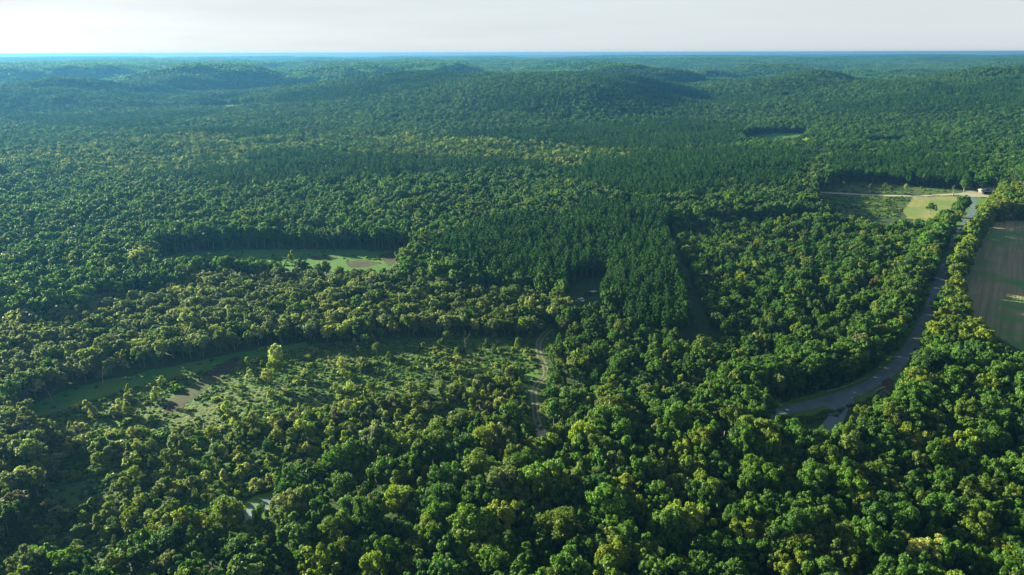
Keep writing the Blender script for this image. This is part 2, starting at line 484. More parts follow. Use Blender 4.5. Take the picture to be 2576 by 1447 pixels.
patch('rough_field', P_ROUGH, 0.03, M_ROUGH, seed=13)
patch('grass_margin', P_STRIPE, 0.03, M_ROUGH, seed=14)
patch('lawn', P_LAWN, 0.1, M_VERGE, seed=15)
patch('glade', P_GLADE, 0.25, M_MEADOWGRASS, jit=5, seed=16, drape=True)
patch('glade', P_GLADE2, 0.3, M_ROUGH, seed=17, drape=True)
patch('glade', P_GLADE3, 0.8, M_GRASS, seed=18, drape=True)
patch('far_soil', P_FARSOIL, 0.1, M_SOIL, seed=19)
patch('clay_bank', [(2218, 962), (2236, 950), (2248, 956), (2248, 985), (2232, 990), (2222, 978)], 0.08, M_CLAY, 0.3)
patch('track_pocket', P_POCKET, 0.03, M_VERGE, 0.6, seed=21)

# ------------------------------------------------------------------ tree shapes
def unit(v):
    return v / (np.linalg.norm(v, axis=-1, keepdims=True) + 1e-9)

def quads(C, Nrm, size, rs):
    n = len(C)
    Nrm = unit(Nrm)
    a = unit(np.cross(Nrm, unit(rs.normal(size=(n, 3)))))
    b = np.cross(Nrm, a)
    s = size * rs.uniform(0.7, 1.3, (n, 1)) * 0.5
    e = rs.uniform(0.6, 1.0, (n, 1))
    lift = Nrm * s * rs.uniform(-0.35, 0.35, (n, 1))
    V = np.stack([C - a * s - b * s * e + lift, C + a * s - b * s * e, C + a * s + b * s * e + lift, C - a * s + b * s * e], 1)
    F = np.arange(4 * n).reshape(n, 4)
    return V.reshape(-1, 3), F

def lump_leaves(lc, lr, ld, n, rs, flat=1.0, keep=0.35, jit=0.55):
    """n leaf places over a set of rounded clumps: centres lc, radii lr, outward directions ld"""
    w = lr ** 2
    k = rs.choice(len(lc), n, p=w / w.sum())
    d = unit(rs.normal(size=(n, 3)))
    bad = ((d * ld[k]).sum(1) < -0.25) & (rs.rand(n) > keep)
    d[bad] = unit(d[bad] + 1.3 * ld[k][bad])
    rr = lr[k][:, None] * rs.uniform(0.72, 1.10, (n, 1))
    C = lc[k] + d * rr * np.array([1, 1, flat])
    Nn = d + jit * rs.normal(size=(n, 3)) + np.array([0, 0, 0.12])
    return C, Nn

def tube(path, rads, seg=6):
    V = []; F = []
    path = [np.asarray(p, float) for p in path]
    for i, p in enumerate(path):
        t = unit(path[min(i + 1, len(path) - 1)] - path[max(i - 1, 0)])
        u = unit(np.cross(t, np.array([0.31, 0.77, 0.2]))); v = np.cross(t, u)
        for k in range(seg):
            an = 2 * math.pi * k / seg
            V.append(p + rads[i] * (math.cos(an) * u + math.sin(an) * v))
    for i in range(len(path) - 1):
        for k in range(seg):
            F.append((i * seg + k, i * seg + (k + 1) % seg, (i + 1) * seg + (k + 1) % seg, (i + 1) * seg + k))
    return np.array(V), np.array(F)

def joined(parts):
    V = []; F = []; o = 0
    for v, f in parts:
        V.append(v); F.append(f + o); o += len(v)
    return np.concatenate(V), np.concatenate(F)

def limbs(H, r0, targets, rs, top):
    parts = []
    bend = rs.uniform(-0.3, 0.3, 2)
    P = [(0, 0, -0.3), (bend[0] * .3, bend[1] * .3, top * .4), (bend[0], bend[1], top * .75), (bend[0] * .6, bend[1] * .6, top)]
    parts.append(tube(P, [r0 * 1.25, r0, r0 * .7, r0 * .25], 7))
    for t in targets:
        z0 = min(max(0.3 * H, t[2] - 0.8 * np.hypot(t[0], t[1])), top * 0.8)
        s = np.array([bend[0] * z0 / top, bend[1] * z0 / top, z0])
        m = s * .5 + t * .5 + np.array([0, 0, -0.25])
        parts.append(tube([s, m, t], [r0 * .42, r0 * .28, r0 * .08], 5))
    return joined(parts)

def broadleaf(seed, n, leaf, R0=4.5, H=14.0, Rz=4.9, nl=26, irr=1.0, wood=True):
    rs = np.random.RandomState(seed)
    c = np.array([0, 0, H - Rz])
    i = np.arange(nl) + 0.5
    z = 1 - 1.5 * i / nl
    ph = i * 2.39996 + rs.uniform(0, 6)
    r = np.sqrt(np.clip(1 - z * z, 0.02, 1))
    D = np.stack([r * np.cos(ph), r * np.sin(ph), z], 1) + rs.normal(size=(nl, 3)) * 0.2
    D = unit(D)
    lobe = 1 + irr * 0.22 * np.sin(2 * np.arctan2(D[:, 1], D[:, 0]) + rs.uniform(0, 6)) + irr * rs.uniform(-0.16, 0.2, nl)
    lr = R0 * rs.uniform(0.17, 0.40, nl)
    LC = c + D * np.array([R0, R0, Rz]) * (lobe * 0.72)[:, None]
    LC[:, 2] = np.minimum(LC[:, 2], H - lr * 0.8)
    keep = rs.rand(nl) > 0.10 * irr
    keep[:3] = True
    LC = LC[keep]; lr = lr[keep]; D = D[keep]; nl = len(LC)
    m = 6                                          # each clump breaks up into sprays of its own
    sd = unit(np.repeat(D, m, 0) * 0.75 + rs.normal(size=(nl * m, 3)) * 0.75 + np.array([0, 0, 0.25]))
    sc = np.repeat(LC, m, 0) + sd * np.repeat(lr, m)[:, None] * rs.uniform(.55, 1.0, (nl * m, 1))
    sr = np.repeat(lr, m) * rs.uniform(.30, .58, nl * m)
    inner = c + unit(rs.normal(size=(5, 3))) * R0 * 0.3
    LC2 = np.concatenate([sc, LC, inner]); lr2 = np.concatenate([sr, lr * .62, np.full(5, R0 * 0.3)]); D2 = np.concatenate([sd, D, unit(inner - c)])
    C, Nn = lump_leaves(LC2, lr2, D2, n, rs, jit=0.40)
    crown = quads(C, Nn, leaf, rs)
    if not wood:
        return crown, None
    t = LC[rs.choice(nl, min(9, nl), replace=False)]
    return crown, limbs(H, 0.26 * H / 14, t, rs, H - Rz * 0.9)

def pine(seed, n, leaf, H=18.0, R0=2.7, base=0.48):
    rs = np.random.RandomState(seed)
    LC = []; LR = []; LD = []
    z = H * base
    while z < H - 0.4:
        t = (z - H * base) / (H * (1 - base))
        rr = R0 * (0.55 + 0.45 * math.sin(min(1, t * 2.2) * math.pi / 2)) * (1 - t ** 1.8) + 0.35
        k = max(2, int(6 * (1 - t) + 1.5))
        a0 = rs.uniform(0, 6)
        for j in range(k):
            if rs.rand() < 0.14:
                continue
            a = a0 + 2 * math.pi * j / k + rs.uniform(-.35, .35)
            q = rr * rs.uniform(0.55, 1.05)
            LC.append((q * math.cos(a), q * math.sin(a), z + rs.uniform(-.4, .5) - 0.1 * q)); LR.append(rs.uniform(.55, .95) * (1 - .35 * t))
            LD.append((math.cos(a), math.sin(a), 0.5))
        z += rs.uniform(0.8, 1.25)
    LC.append((0, 0, H - .3)); LR.append(.5); LD.append((0, 0, 1))
    LC = np.array(LC); LR = np.array(LR); LD = unit(np.array(LD))
    C, Nn = lump_leaves(LC, LR, LD, n, rs, flat=0.7, jit=0.7)
    tr = [tube([(0, 0, -.3), (.1, 0, H * .5), (0, .1, H * .97)], [.24, .17, .03], 6)]
    for j in rs.choice(len(LC), min(12, len(LC)), replace=False):
        tr.append(tube([(0, 0, LC[j][2] - .4), LC[j]], [.06, .02], 4))
    return quads(C, Nn, leaf, rs), joined(tr)

def cedar(seed, n, leaf, H=8.0, R0=1.75):
    rs = np.random.RandomState(seed)
    m = 46
    i = np.arange(m) + .5
    t = 1 - np.sqrt(1 - i / m)
    a = i * 2.39996
    rr = R0 * (1 - t) ** 0.8 * rs.uniform(.75, 1.12, m) * (0.7 + 0.3 * np.minimum(1, t * 6))
    LC = np.stack([rr * .8 * np.cos(a), rr * .8 * np.sin(a), 0.35 + t * (H - .7)], 1)
    LR = 0.22 + 0.42 * (1 - t) * R0 / 1.75
    LD = unit(np.stack([np.cos(a), np.sin(a), np.full(m, .35)], 1))
    C, Nn = lump_leaves(LC, LR, LD, n, rs, flat=1.35, jit=0.6)
    tr = tube([(0, 0, -.3), (0, 0, H * .92)], [.16, .02], 6)
    return quads(C, Nn, leaf, rs), tr

def sapling(seed, n, leaf, H=5.0, R0=1.2):
    rs = np.random.RandomState(seed)
    m = 11
    z = H * rs.uniform(.22, .97, m); z[0] = H * .95; z[1] = H * .8
    a = rs.uniform(0, 6.28, m)
    q = R0 * (1 - (z / H) ** 2.2) * rs.uniform(.3, 1.1, m)
    LC = np.stack([q * np.cos(a), q * np.sin(a), z], 1)
    LR = rs.uniform(.34, .75, m) * R0 * (1.1 - .5 * z / H)
    LD = unit(np.stack([np.cos(a), np.sin(a), np.full(m, .5)], 1))
    C, Nn = lump_leaves(LC, LR, LD, n, rs, flat=1.25, jit=0.7)
    tr = [tube([(0, 0, -.2), (rs.uniform(-.2, .2), .1, H * .5), (0, 0, H * .9)], [.08, .055, .015], 5)]
    for j in range(0, m, 2):
        tr.append(tube([(0, 0, z[j] * .75), LC[j]], [.03, .01], 4))
    return quads(C, Nn, leaf, rs), joined(tr)

def shrub(seed, n, leaf, H=1.7, R0=1.35):
    rs = np.random.RandomState(seed)
    m = 9
    a = rs.uniform(0, 6.28, m); q = R0 * np.sqrt(rs.rand(m)) * .8
    LC = np.stack([q * np.cos(a), q * np.sin(a), rs.uniform(.2, .62, m) * H * (1.15 - .5 * q / R0)], 1)
    LR = rs.uniform(.35, .6, m) * R0 * .8
    LD = unit(LC - np.array([0, 0, -0.4]))
    C, Nn = lump_leaves(LC, LR, LD, n, rs, flat=.9, jit=.7)
    C[:, 2] = np.maximum(C[:, 2], .03)
    return quads(C, Nn, leaf, rs), None

def bare(seed, H=11.0, spread=0.55, lead=True, fine=2):
    rs = np.random.RandomState(seed)
    parts = []
    def grow(p, d, L, r, lev):
        q = p + d * L * .5 + rs.normal(size=3) * L * .05
        e = p + d * L + rs.normal(size=3) * L * .08
        parts.append(tube([p, q, e], [r, r * .75, r * .45], 6 if lev == 0 else 4))
        if lev >= fine:
            return
        for k in range(rs.randint(3, 6)):
            s = rs.uniform(.35, 1)
            b = p + (e - p) * s
            nd = unit(d + spread * 1.9 * unit(rs.normal(size=3)) + np.array([0, 0, .25]))
            grow(b, nd, L * rs.uniform(.35, .6), r * .45 * (1.1 - .3 * s), lev + 1)
    grow(np.array([0, 0, -.3]), unit(np.array([rs.uniform(-.08, .08), rs.uniform(-.08, .08), 1])), H * .62, .02 * H, 0)
    return joined(parts)

def tree_mesh(name, shape, leafm, barkm=None):
    """one joined mesh (leaves + wood), for the far trees of a wood"""
    (cv, cf), tw = shape
    if tw is None:
        return mesh_from(name, cv, cf, [leafm])
    V, F = joined([(cv, cf), tw])
    idx = np.concatenate([np.zeros(len(cf), int), np.ones(len(tw[1]), int)])
    return mesh_from(name, V, F, [leafm, barkm or M_BARK], idx)

# shapes: (crown mesh, trunk mesh) for single trees, joined meshes for the woods behind
SHAPE_H = dict(broadleaf=14.0, pine=18.0, cedar=8.0, sapling=5.0, shrub=1.7)
NEAR = {}
def near_pair(kind, i, shape, leafm):
    c = mesh_from(kind + '_crown', *shape[0], [leafm])
    t = mesh_from(kind + '_trunk', *shape[1], [M_BARK]) if shape[1] is not None else None
    NEAR.setdefault(kind, []).append((c, t))
bl_specs = [dict(R0=4.5, Rz=4.7, nl=26), dict(R0=4.9, Rz=4.3, nl=32), dict(R0=4.0, Rz=5.4, nl=24), dict(R0=4.6, Rz=5.0, nl=20, irr=1.5),
            dict(R0=4.3, Rz=4.6, nl=36), dict(R0=4.9, Rz=5.2, nl=28, irr=1.4), dict(R0=3.7, Rz=5.6, nl=22, irr=1.2), dict(R0=4.4, Rz=4.2, nl=18, irr=1.6),
            dict(R0=4.7, Rz=4.8, nl=30, irr=0.6), dict(R0=4.2, Rz=5.2, nl=26, irr=1.3)]
for i, s in enumerate(bl_specs):
    near_pair('broadleaf', i, broadleaf(100 + i, 6000, 0.36, **s), M_LEAF)
for i in range(6):
    near_pair('pine', i, pine(200 + i, 2400, 0.42, R0=2.4 + .2 * (i % 4), base=.42 + .03 * (i % 3)), M_NEEDLE)
for i in range(5):
    near_pair('cedar', i, cedar(300 + i, 2400, 0.26, R0=1.5 + .18 * i), M_NEEDLE)
for i in range(7):
    near_pair('sapling', i, sapling(400 + i, 1100, 0.27, R0=1.0 + .12 * i), M_LEAF)
for i in range(5):
    near_pair('shrub', i, shrub(500 + i, 420, 0.34), M_LEAF)

# sources for the scattered woods live in a collection that is not part of the scene
def source_collection(name, meshes):
    c = bpy.data.collections.new(name)
    for i, me in enumerate(meshes):
        o = bpy.data.objects.new('%s_%02d' % (name, i), me)
        c.objects.link(o)
    return c
SRC = {}
SRC['broadleaf'] = source_collection('src_broadleaf', [tree_mesh('wood_broadleaf', broadleaf(130 + i, 2800, 0.52, **bl_specs[i]), M_LEAF) for i in range(10)])
SRC['pine'] = source_collection('src_pine', [tree_mesh('wood_pine', pine(230 + i, 1500, 0.55, R0=2.4 + .2 * (i % 4), base=.42 + .03 * (i % 3)), M_NEEDLE) for i in range(6)])
SRC['cedar'] = source_collection('src_cedar', [tree_mesh('wood_cedar', cedar(330 + i, 1200, 0.36, R0=1.5 + .18 * i), M_NEEDLE) for i in range(5)])
SRC['sapling'] = source_collection('src_sapling', [tree_mesh('wood_sapling', sapling(430 + i, 420, 0.42, R0=1.0 + .12 * i), M_LEAF) for i in range(7)])
SRC['shrub'] = source_collection('src_shrub', [tree_mesh('wood_shrub', shrub(530 + i, 260, 0.42), M_LEAF) for i in range(5)])
def tile(seed, pine_share):
    rs = np.random.RandomState(seed)
    parts = []
    S = 60.0; g = 6.6
    k = int(S / g)
    for a in range(k):
        for b in range(k):
            x = (a + .5 + rs.uniform(-.42, .42)) * g - S / 2; y = (b + .5 + rs.uniform(-.42, .42)) * g - S / 2
            if rs.rand() < .06:
                continue
            if rs.rand() < pine_share:
                (v, f), _ = pine(seed * 100 + a * 10 + b, 70, 1.7, H=16)
            else:
                (v, f), _ = broadleaf(seed * 100 + a * 10 + b, 75, 2.1, R0=4.2, H=13, Rz=4.6, nl=9, irr=1.3, wood=False)
            sc = rs.uniform(.75, 1.2)
            parts.append((v * sc + np.array([x, y, rs.uniform(-1.5, .5)]), f))
    V, F = joined(parts)
    return mesh_from('far_canopy', V, F, [M_LEAF])
SRC['tile'] = source_collection('src_tile', [tile(900 + i, [0, 0, .15, .35, 0, .7][i]) for i in range(6)])

def gn_group():
    ng = bpy.data.node_groups.new('stand', 'GeometryNodeTree')
    ng.interface.new_socket('Geometry', in_out='INPUT', socket_type='NodeSocketGeometry')
    ng.interface.new_socket('Source', in_out='INPUT', socket_type='NodeSocketCollection')
    ng.interface.new_socket('Geometry', in_out='OUTPUT', socket_type='NodeSocketGeometry')
    N, L = ng.nodes, ng.links
    gi = N.new('NodeGroupInput'); go = N.new('NodeGroupOutput')
    ci = N.new('GeometryNodeCollectionInfo'); ci.inputs['Separate Children'].default_value = True; ci.inputs['Reset Children'].default_value = True
    L.new(gi.outputs['Source'], ci.inputs['Collection'])
    ip = N.new('GeometryNodeInstanceOnPoints'); ip.inputs['Pick Instance'].default_value = True
    L.new(gi.outputs['Geometry'], ip.inputs['Points']); L.new(ci.outputs[0], ip.inputs['Instance'])
    def named(n, t):
        a = N.new('GeometryNodeInputNamedAttribute'); a.data_type = t; a.inputs['Name'].default_value = n
        return a.outputs[0]
    L.new(named('variant', 'INT'), ip.inputs['Instance Index'])
    L.new(named('rot', 'FLOAT_VECTOR'), ip.inputs['Rotation'])
    L.new(named('scl', 'FLOAT_VECTOR'), ip.inputs['Scale'])
    L.new(ip.outputs[0], go.inputs[0])
    return ng
NG = gn_group()
def stand(name, src, P, rot, scl, variant, tint):
    me = bpy.data.meshes.new(name)
    n = len(P)
    me.vertices.add(n); me.vertices.foreach_set('co', np.asarray(P, np.float32).ravel())
    for an, t, data, f in (('rot', 'FLOAT_VECTOR', rot, 'vector'), ('scl', 'FLOAT_VECTOR', scl, 'vector'), ('tint', 'FLOAT_VECTOR', tint, 'vector'), ('variant', 'INT', variant, 'value')):
        a = me.attributes.new(an, t, 'POINT')
        a.data.foreach_set(f, np.asarray(data, np.int32 if t == 'INT' else np.float32).ravel())
    me.update()
    o = link(name, me)
    md = o.modifiers.new('stand', 'NODES')
    md.node_group = NG
    md[[i for i in NG.interface.items_tree if i.name == 'Source'][0].identifier] = SRC[src]
    o['kind'] = 'stuff'
    return o

# ------------------------------------------------------------------ colours of foliage (albedo)
TINT = {
    'mid-green': (0.046, 0.112, 0.013), 'olive-green': (0.076, 0.120, 0.017), 'yellow-green': (0.118, 0.165, 0.016), 'pale green': (0.20, 0.24, 0.075),
    'deep green': (0.027, 0.076, 0.013), 'grey-green': (0.098, 0.135, 0.050), 'brownish': (0.092, 0.096, 0.042), 'russet': (0.10, 0.074, 0.050),
    'dark green': (0.026, 0.086, 0.013), 'dull green': (0.042, 0.076, 0.015), 'bright green': (0.064, 0.136, 0.012),
}
NAMES = list(TINT)
TARR = np.array([TINT[k] for k in NAMES])
def pal(**kw):
    ks = [k.replace('_', ' ') if k in ('pale_green', 'deep_green', 'dark_green', 'dull_green', 'bright_green') else k.replace('_', '-') for k in kw]
    w = np.array(list(kw.values()), float)
    return [NAMES.index(k) for k in ks], w / w.sum()
PAL = dict(
    near=pal(mid_green=38, olive_green=26, deep_green=16, yellow_green=7, bright_green=6, grey_green=4, brownish=1),
    nearright=pal(mid_green=46, olive_green=24, bright_green=14, yellow_green=10, deep_green=8, grey_green=2, brownish=1),
    lit_band=pal(mid_green=28, yellow_green=32, olive_green=20, bright_green=12, pale_green=9),  # yellow and pale tints put sunlit strips into the leaf colour
    row=pal(yellow_green=34, olive_green=26, mid_green=34, pale_green=2),
    olive=pal(grey_green=44, olive_green=24, mid_green=12, yellow_green=6, pale_green=14, brownish=2),
    back=pal(mid_green=44, deep_green=26, olive_green=14, bright_green=9, yellow_green=2),
    mix=pal(mid_green=38, olive_green=15, yellow_green=9, bright_green=20, deep_green=22, russet=.3, grey_green=3),
    young=pal(olive_green=28, yellow_green=30, grey_green=18, mid_green=14, brownish=2, pale_green=10),
    scrub=pal(pale_green=34, yellow_green=34, olive_green=20, grey_green=20, bright_green=8),
    far=pal(mid_green=42, deep_green=30, bright_green=14, olive_green=8, yellow_green=1.5),
    pine=pal(dark_green=1),
    cedar=pal(dull_green=8, dark_green=3, bright_green=2),
)

# ------------------------------------------------------------------ where the trees stand
rng = np.random.RandomState(42)
def hexgrid(s, rmin, rmax, half=R(42), left=60.0):
    ys = np.arange(-10, rmax + s, s * .866)
    X = []; Y = []
    for k, y in enumerate(ys):
        w = y * math.tan(half) + left
        xs = np.arange(-w, w, s) + (k % 2) * s * .5
        X.append(xs); Y.append(np.full(len(xs), y))
    X = np.concatenate(X); Y = np.concatenate(Y)
    X = X + rng.uniform(-.36, .36, len(X)) * s; Y = Y + rng.uniform(-.36, .36, len(Y)) * s
    d = np.hypot(X, Y)
    k = (d > rmin) & (d < rmax)
    return X[k], Y[k]

def zones(X, Y):
    """which stand each spot belongs to"""
    Z = height(X, Y)
    gx, gy, _ = project(X, Y, Z)
    cx, cy, _ = project(X, Y, Z + 11)
    d = np.hypot(X, Y) + 1e-6
    zone = np.full(len(X), 'back', dtype='<U10')
    zone[d > 900] = 'far'
    wob = (fbm(X / 32, Y / 32, 3) - .44) * 70 * np.minimum(1, 420 / d)      # stands have ragged edges
    C = lambda poly: in_poly(cx + wob, cy + wob * .5, poly)
    G = lambda poly: in_poly(gx, gy, poly)
    zone[C([(-900, 640), (60, 770), (200, 735), (400, 690), (520, 660), (1000, 660), (1070, 690), (1330, 700), (1480, 760), (1400, 800), (1340, 850), (1000, 850), (700, 880), (400, 930), (0, 1010), (-900, 1200)])] = 'olive'
    zone[C([(1340, 800), (1480, 745), (1720, 770), (1800, 900), (2000, 950), (2250, 880), (2300, 900), (2150, 980), (1900, 1040), (1380, 1100), (1340, 1000)])] = 'mix2'
    zone[C([(1690, 555), (1800, 535), (2060, 520), (2300, 560), (2425, 560), (2380, 660), (2330, 800), (2250, 900), (2000, 960), (1800, 900), (1720, 740)])] = 'mix'
    zone[(d > 950) & (vnoise(X / 210 + 7, Y / 260) > .66)] = 'pinemix'
    zone[G(P_SCRUB)] = 'scrub'
    zone[G([(-300, 1060), (70, 1062), (120, 1130), (118, 1215), (60, 1330), (-300, 1400)])] = 'olive'
    zone[G([(-900, 1125), (60, 1120), (650, 1072), (1000, 1000), (1340, 940), (1340, 1105), (1250, 1122), (950, 1182), (640, 1287), (250, 1442), (-900, 1700)])] = 'young'
    zone[(zone == 'young') & (G([(-900, 1090), (70, 1062), (120, 1130), (118, 1215), (60, 1330), (-20, 1420), (-900, 1500)]))] = 'olive'
    zone[G(P_ROUGH + []) | G(P_STRIPE)] = 'rough'
    zone[C([(1085, 610), (1200, 570), (1330, 540), (1500, 512), (1650, 515), (1700, 560), (1716, 640), (1660, 700), (1530, 705), (1440, 720), (1330, 690), (1250, 680), (1150, 655), (1080, 640)])] = 'pine'
    zone[C([(1516, 690), (1560, 662), (1700, 680), (1718, 730), (1716, 800), (1640, 795), (1560, 765), (1512, 735)])] = 'pine'
    zone[C([(1395, 425), (1600, 390), (1830, 372), (1990, 378), (2040, 400), (1990, 450), (1850, 470), (1640, 500), (1480, 465)])] = 'pine'
    zone[C([(2080, 395), (2260, 380), (2420, 400), (2430, 462), (2300, 462), (2090, 440)])] = 'pinemix'
    zone[C([(1150, 330), (1400, 320), (1750, 300), (1880, 320), (1850, 360), (1600, 380), (1300, 400), (1080, 380)])] = 'pinemix'
    zone[C([(700, 380), (1100, 390), (1400, 400), (1380, 425), (1000, 440), (600, 470), (300, 440)])] = 'pinemix'
    near_poly = [(2424, 568), (2361, 716), (2347, 760), (2304, 852), (2229, 942), (2165, 980), (2090, 1004), (1930, 1043), (1700, 1079), (1400, 1102), (1250, 1120), (1100, 1146), (950, 1180), (700, 1256), (540, 1325), (250, 1440), (-300, 1640), (-300, 3000), (3600, 3000), (3600, 500), (2640, 480), (2500, 500), (2460, 530)]
    nz = G(near_poly)
    bz = ~nz & np.isin(zone, ['back', 'far', 'pinemix']) & C([(-900, 400), (0, 385), (300, 345), (520, 335), (850, 338), (1150, 335), (1450, 368), (1660, 395), (1700, 425), (1600, 432), (1250, 400), (950, 385), (700, 395), (450, 430), (0, 450), (-900, 480)]) & (vnoise(X / 70, Y / 90) > .28)
    zone[bz] = 'lit_band'  # strip of forest whose sunlight is painted by leaf tint
    zone[nz] = 'near'
    zone[nz & (gx > 1800)] = 'nearright'
    zone[nz & (gx > 2250) & (gy < 900)] = 'row'
    rd = line_dist(X, Y, ROAD_UP)
    zone[np.isin(zone, ['mix', 'mix2', 'back']) & (rd < 19) & (gy > 560)] = 'edge'
    zone[G(P_ROUGH) | G(P_STRIPE)] = 'rough'
    zone[G(P_GLADE) & (rng.rand(len(X)) < .45)] = 'rough'
    # open ground
    op = np.zeros(len(X), bool)
    for p in OPEN:
        if p is P_ROUGH or p is P_STRIPE or p is P_GLADE:
            continue
        op |= G(p)
    op |= (line_dist(X, Y, ROAD_UP) < 4.8) | (line_dist(X, Y, ROAD_LOW) < 2.4)
    op |= line_dist(X, Y, TRACK) < 2.8
    op |= line_dist(X, Y, LANE) < 5.0
    op |= line_dist(X, Y, BRANCH) < 5.0
    op |= line_dist(X, Y, BREAK) < 3.5
    op |= G([(1900, 1050), (2010, 1026), (2090, 1005), (2150, 990), (2200, 1020), (2170, 1062), (2050, 1068), (1930, 1066)])
    op |= (d > 430) & np.isin(zone, ['back', 'far', 'lit_band']) & (vnoise(X / 23 + 40, Y / 23) > .90)
    op |= G(P_GLADE) & (zone != 'rough')
    zone[op] = 'open'
    return zone, Z, gx, gy, cx, cy, d

trees = []      # (kind, x, y, z, height, width factor, tint index)
def add(kind, X, Y, Z, H, Wf, T, boost=None):
    for i in range(len(X)):
        trees.append((kind, X[i], Y[i], Z[i], H[i], Wf[i], T[i], 1.0 if boost is None else boost[i]))

def pick(p, n):
    ids, w = PAL[p]
    return rng.choice(ids, n, p=w)

def patchy(X, Y, T, p):
    """neighbouring trees tend to be of one kind"""
    f = vnoise(X / 60 + 3.1, Y / 60 + 8.7)
    ids, w = PAL[p]
    main = ids[int(np.argmax(w))]
    T = T.copy()
    k = (f < .34) & (rng.rand(len(T)) < .55)
    T[k] = main
    return T

R_TREES = 2300.0
def run_grid(s, rmin, rmax, table):
    X, Y = hexgrid(s, rmin, rmax)
    zone, Z, gx, gy, cx, cy, d = zones(X, Y)
    for zn, rules in table.items():
        m = np.nonzero(zone == zn)[0]
        if not len(m):
            continue
        u = rng.rand(len(m))
        lo = 0.0
        for kind, share, h0, h1, w0, w1, p in rules:
            k = m[(u >= lo) & (u < lo + share)]
            lo += share
            n = len(k)
            H = h0 + (h1 - h0) * rng.beta(2, 2, n)
            H = H * (0.86 + 0.28 * vnoise(X[k] / 45, Y[k] / 45))
            T = patchy(X[k], Y[k], pick(p, n), p)
            add(kind, X[k], Y[k], Z[k] - .1, H, rng.uniform(w0, w1, n), T)

BL, PI_, CE, SA, SH = 'broadleaf', 'pine', 'cedar', 'sapling', 'shrub'
run_grid(5.1, 104, 760, {
    'near': [(BL, .95, 7.5, 15.5, .62, 1.02, 'near'), (CE, .03, 7, 11, .9, 1.2, 'cedar')],
    'nearright': [(BL, .95, 7.5, 15.5, .64, 1.04, 'nearright'), (CE, .03, 7, 11, .9, 1.2, 'cedar')],
    'row': [(BL, .98, 9.5, 14, .85, 1.15, 'row')],
    'edge': [(BL, .98, 9, 14.5, .75, 1.1, 'nearright')],
    'back': [(BL, .96, 8.5, 15.5, .72, 1.05, 'back')],
    'lit_band': [(BL, .96, 8.5, 14.5, .72, 1.1, 'lit_band')],
})
run_grid(5.8, 760, 1150, {
    'back': [(BL, .93, 9, 15, .72, 1.08, 'back'), (PI_, .04, 13, 17, .9, 1.2, 'pine')],
    'far': [(BL, .84, 9, 15, .76, 1.1, 'far'), (PI_, .13, 13, 17, 1, 1.3, 'pine')],
    'lit_band': [(BL, .82, 8.5, 15, .75, 1.15, 'lit_band'), (PI_, .14, 13, 17, 1, 1.2, 'pine')],
})
run_grid(4.4, 104, 900, {
    'olive': [(BL, .88, 5.0, 11.0, .85, 1.3, 'olive'), (SA, .07, 5, 8, .9, 1.3, 'young')],
    'mix': [(BL, .46, 5, 11.5, .8, 1.2, 'mix'), (CE, .36, 5.5, 11.0, .9, 1.35, 'cedar'), (SA, .08, 5, 9, .9, 1.4, 'mix')],
    'mix2': [(BL, .60, 4.5, 11, .8, 1.25, 'mix'), (CE, .20, 5, 9.5, .9, 1.3, 'cedar'), (SA, .14, 4, 8, .9, 1.4, 'young')],
    'young': [(BL, .15, 3.0, 6.2, 1, 1.3, 'young'), (SA, .40, 2.8, 6, 1, 1.6, 'young'), (CE, .05, 3.5, 7, .9, 1.3, 'cedar')],
})
run_grid(4.1, 104, 1150, {
    'pine': [(PI_, .86, 11.5, 18.5, .75, 1.1, 'pine'), (BL, .04, 8, 13, .7, 1, 'mix')],
    'scrub': [(SA, .13, 2.2, 5.5, .9, 1.6, 'scrub'), (SH, .26, .9, 2.2, .8, 1.5, 'scrub'), (BL, .008, 4, 7, .9, 1.2, 'young')],
    'young': [(SH, .5, 1.2, 3.0, .9, 1.6, 'young')],
    'rough': [(SH, .22, .7, 2.0, .8, 1.6, 'young')],
    'edge': [(SH, .35, 1.5, 3.2, 1, 1.6, 'near'), (BL, .5, 5, 9, .8, 1.2, 'nearright')],
    'row': [(SH, .4, 1.5, 3.2, 1, 1.6, 'row'), (BL, .45, 6, 11, .9, 1.3, 'row')],
    'nearright': [(CE, .05, 4, 8, .9, 1.3, 'cedar')],
    'near': [(CE, .05, 4, 8, .9, 1.3, 'cedar'), (SH, .05, 1, 3, .9, 1.3, 'near')],
    'pinemix': [(PI_, .50, 12, 18, .85, 1.1, 'pine'), (BL, .14, 9, 14, .75, 1.1, 'back')],
})
run_grid(6.5, 1150, R_TREES, {
    'far': [(BL, .82, 9.5, 15.5, .78, 1.12, 'far'), (PI_, .15, 13, 17, 1.1, 1.5, 'pine')],
    'lit_band': [(BL, .82, 8.5, 15, .75, 1.15, 'lit_band'), (PI_, .14, 13, 17, 1, 1.2, 'pine')],
    'pine': [(PI_, .95, 14, 18, 1.3, 1.6, 'pine')],
    'pinemix': [(PI_, .65, 13, 18, 1.2, 1.5, 'pine'), (BL, .25, 10, 15, .8, 1.1, 'far')],
})
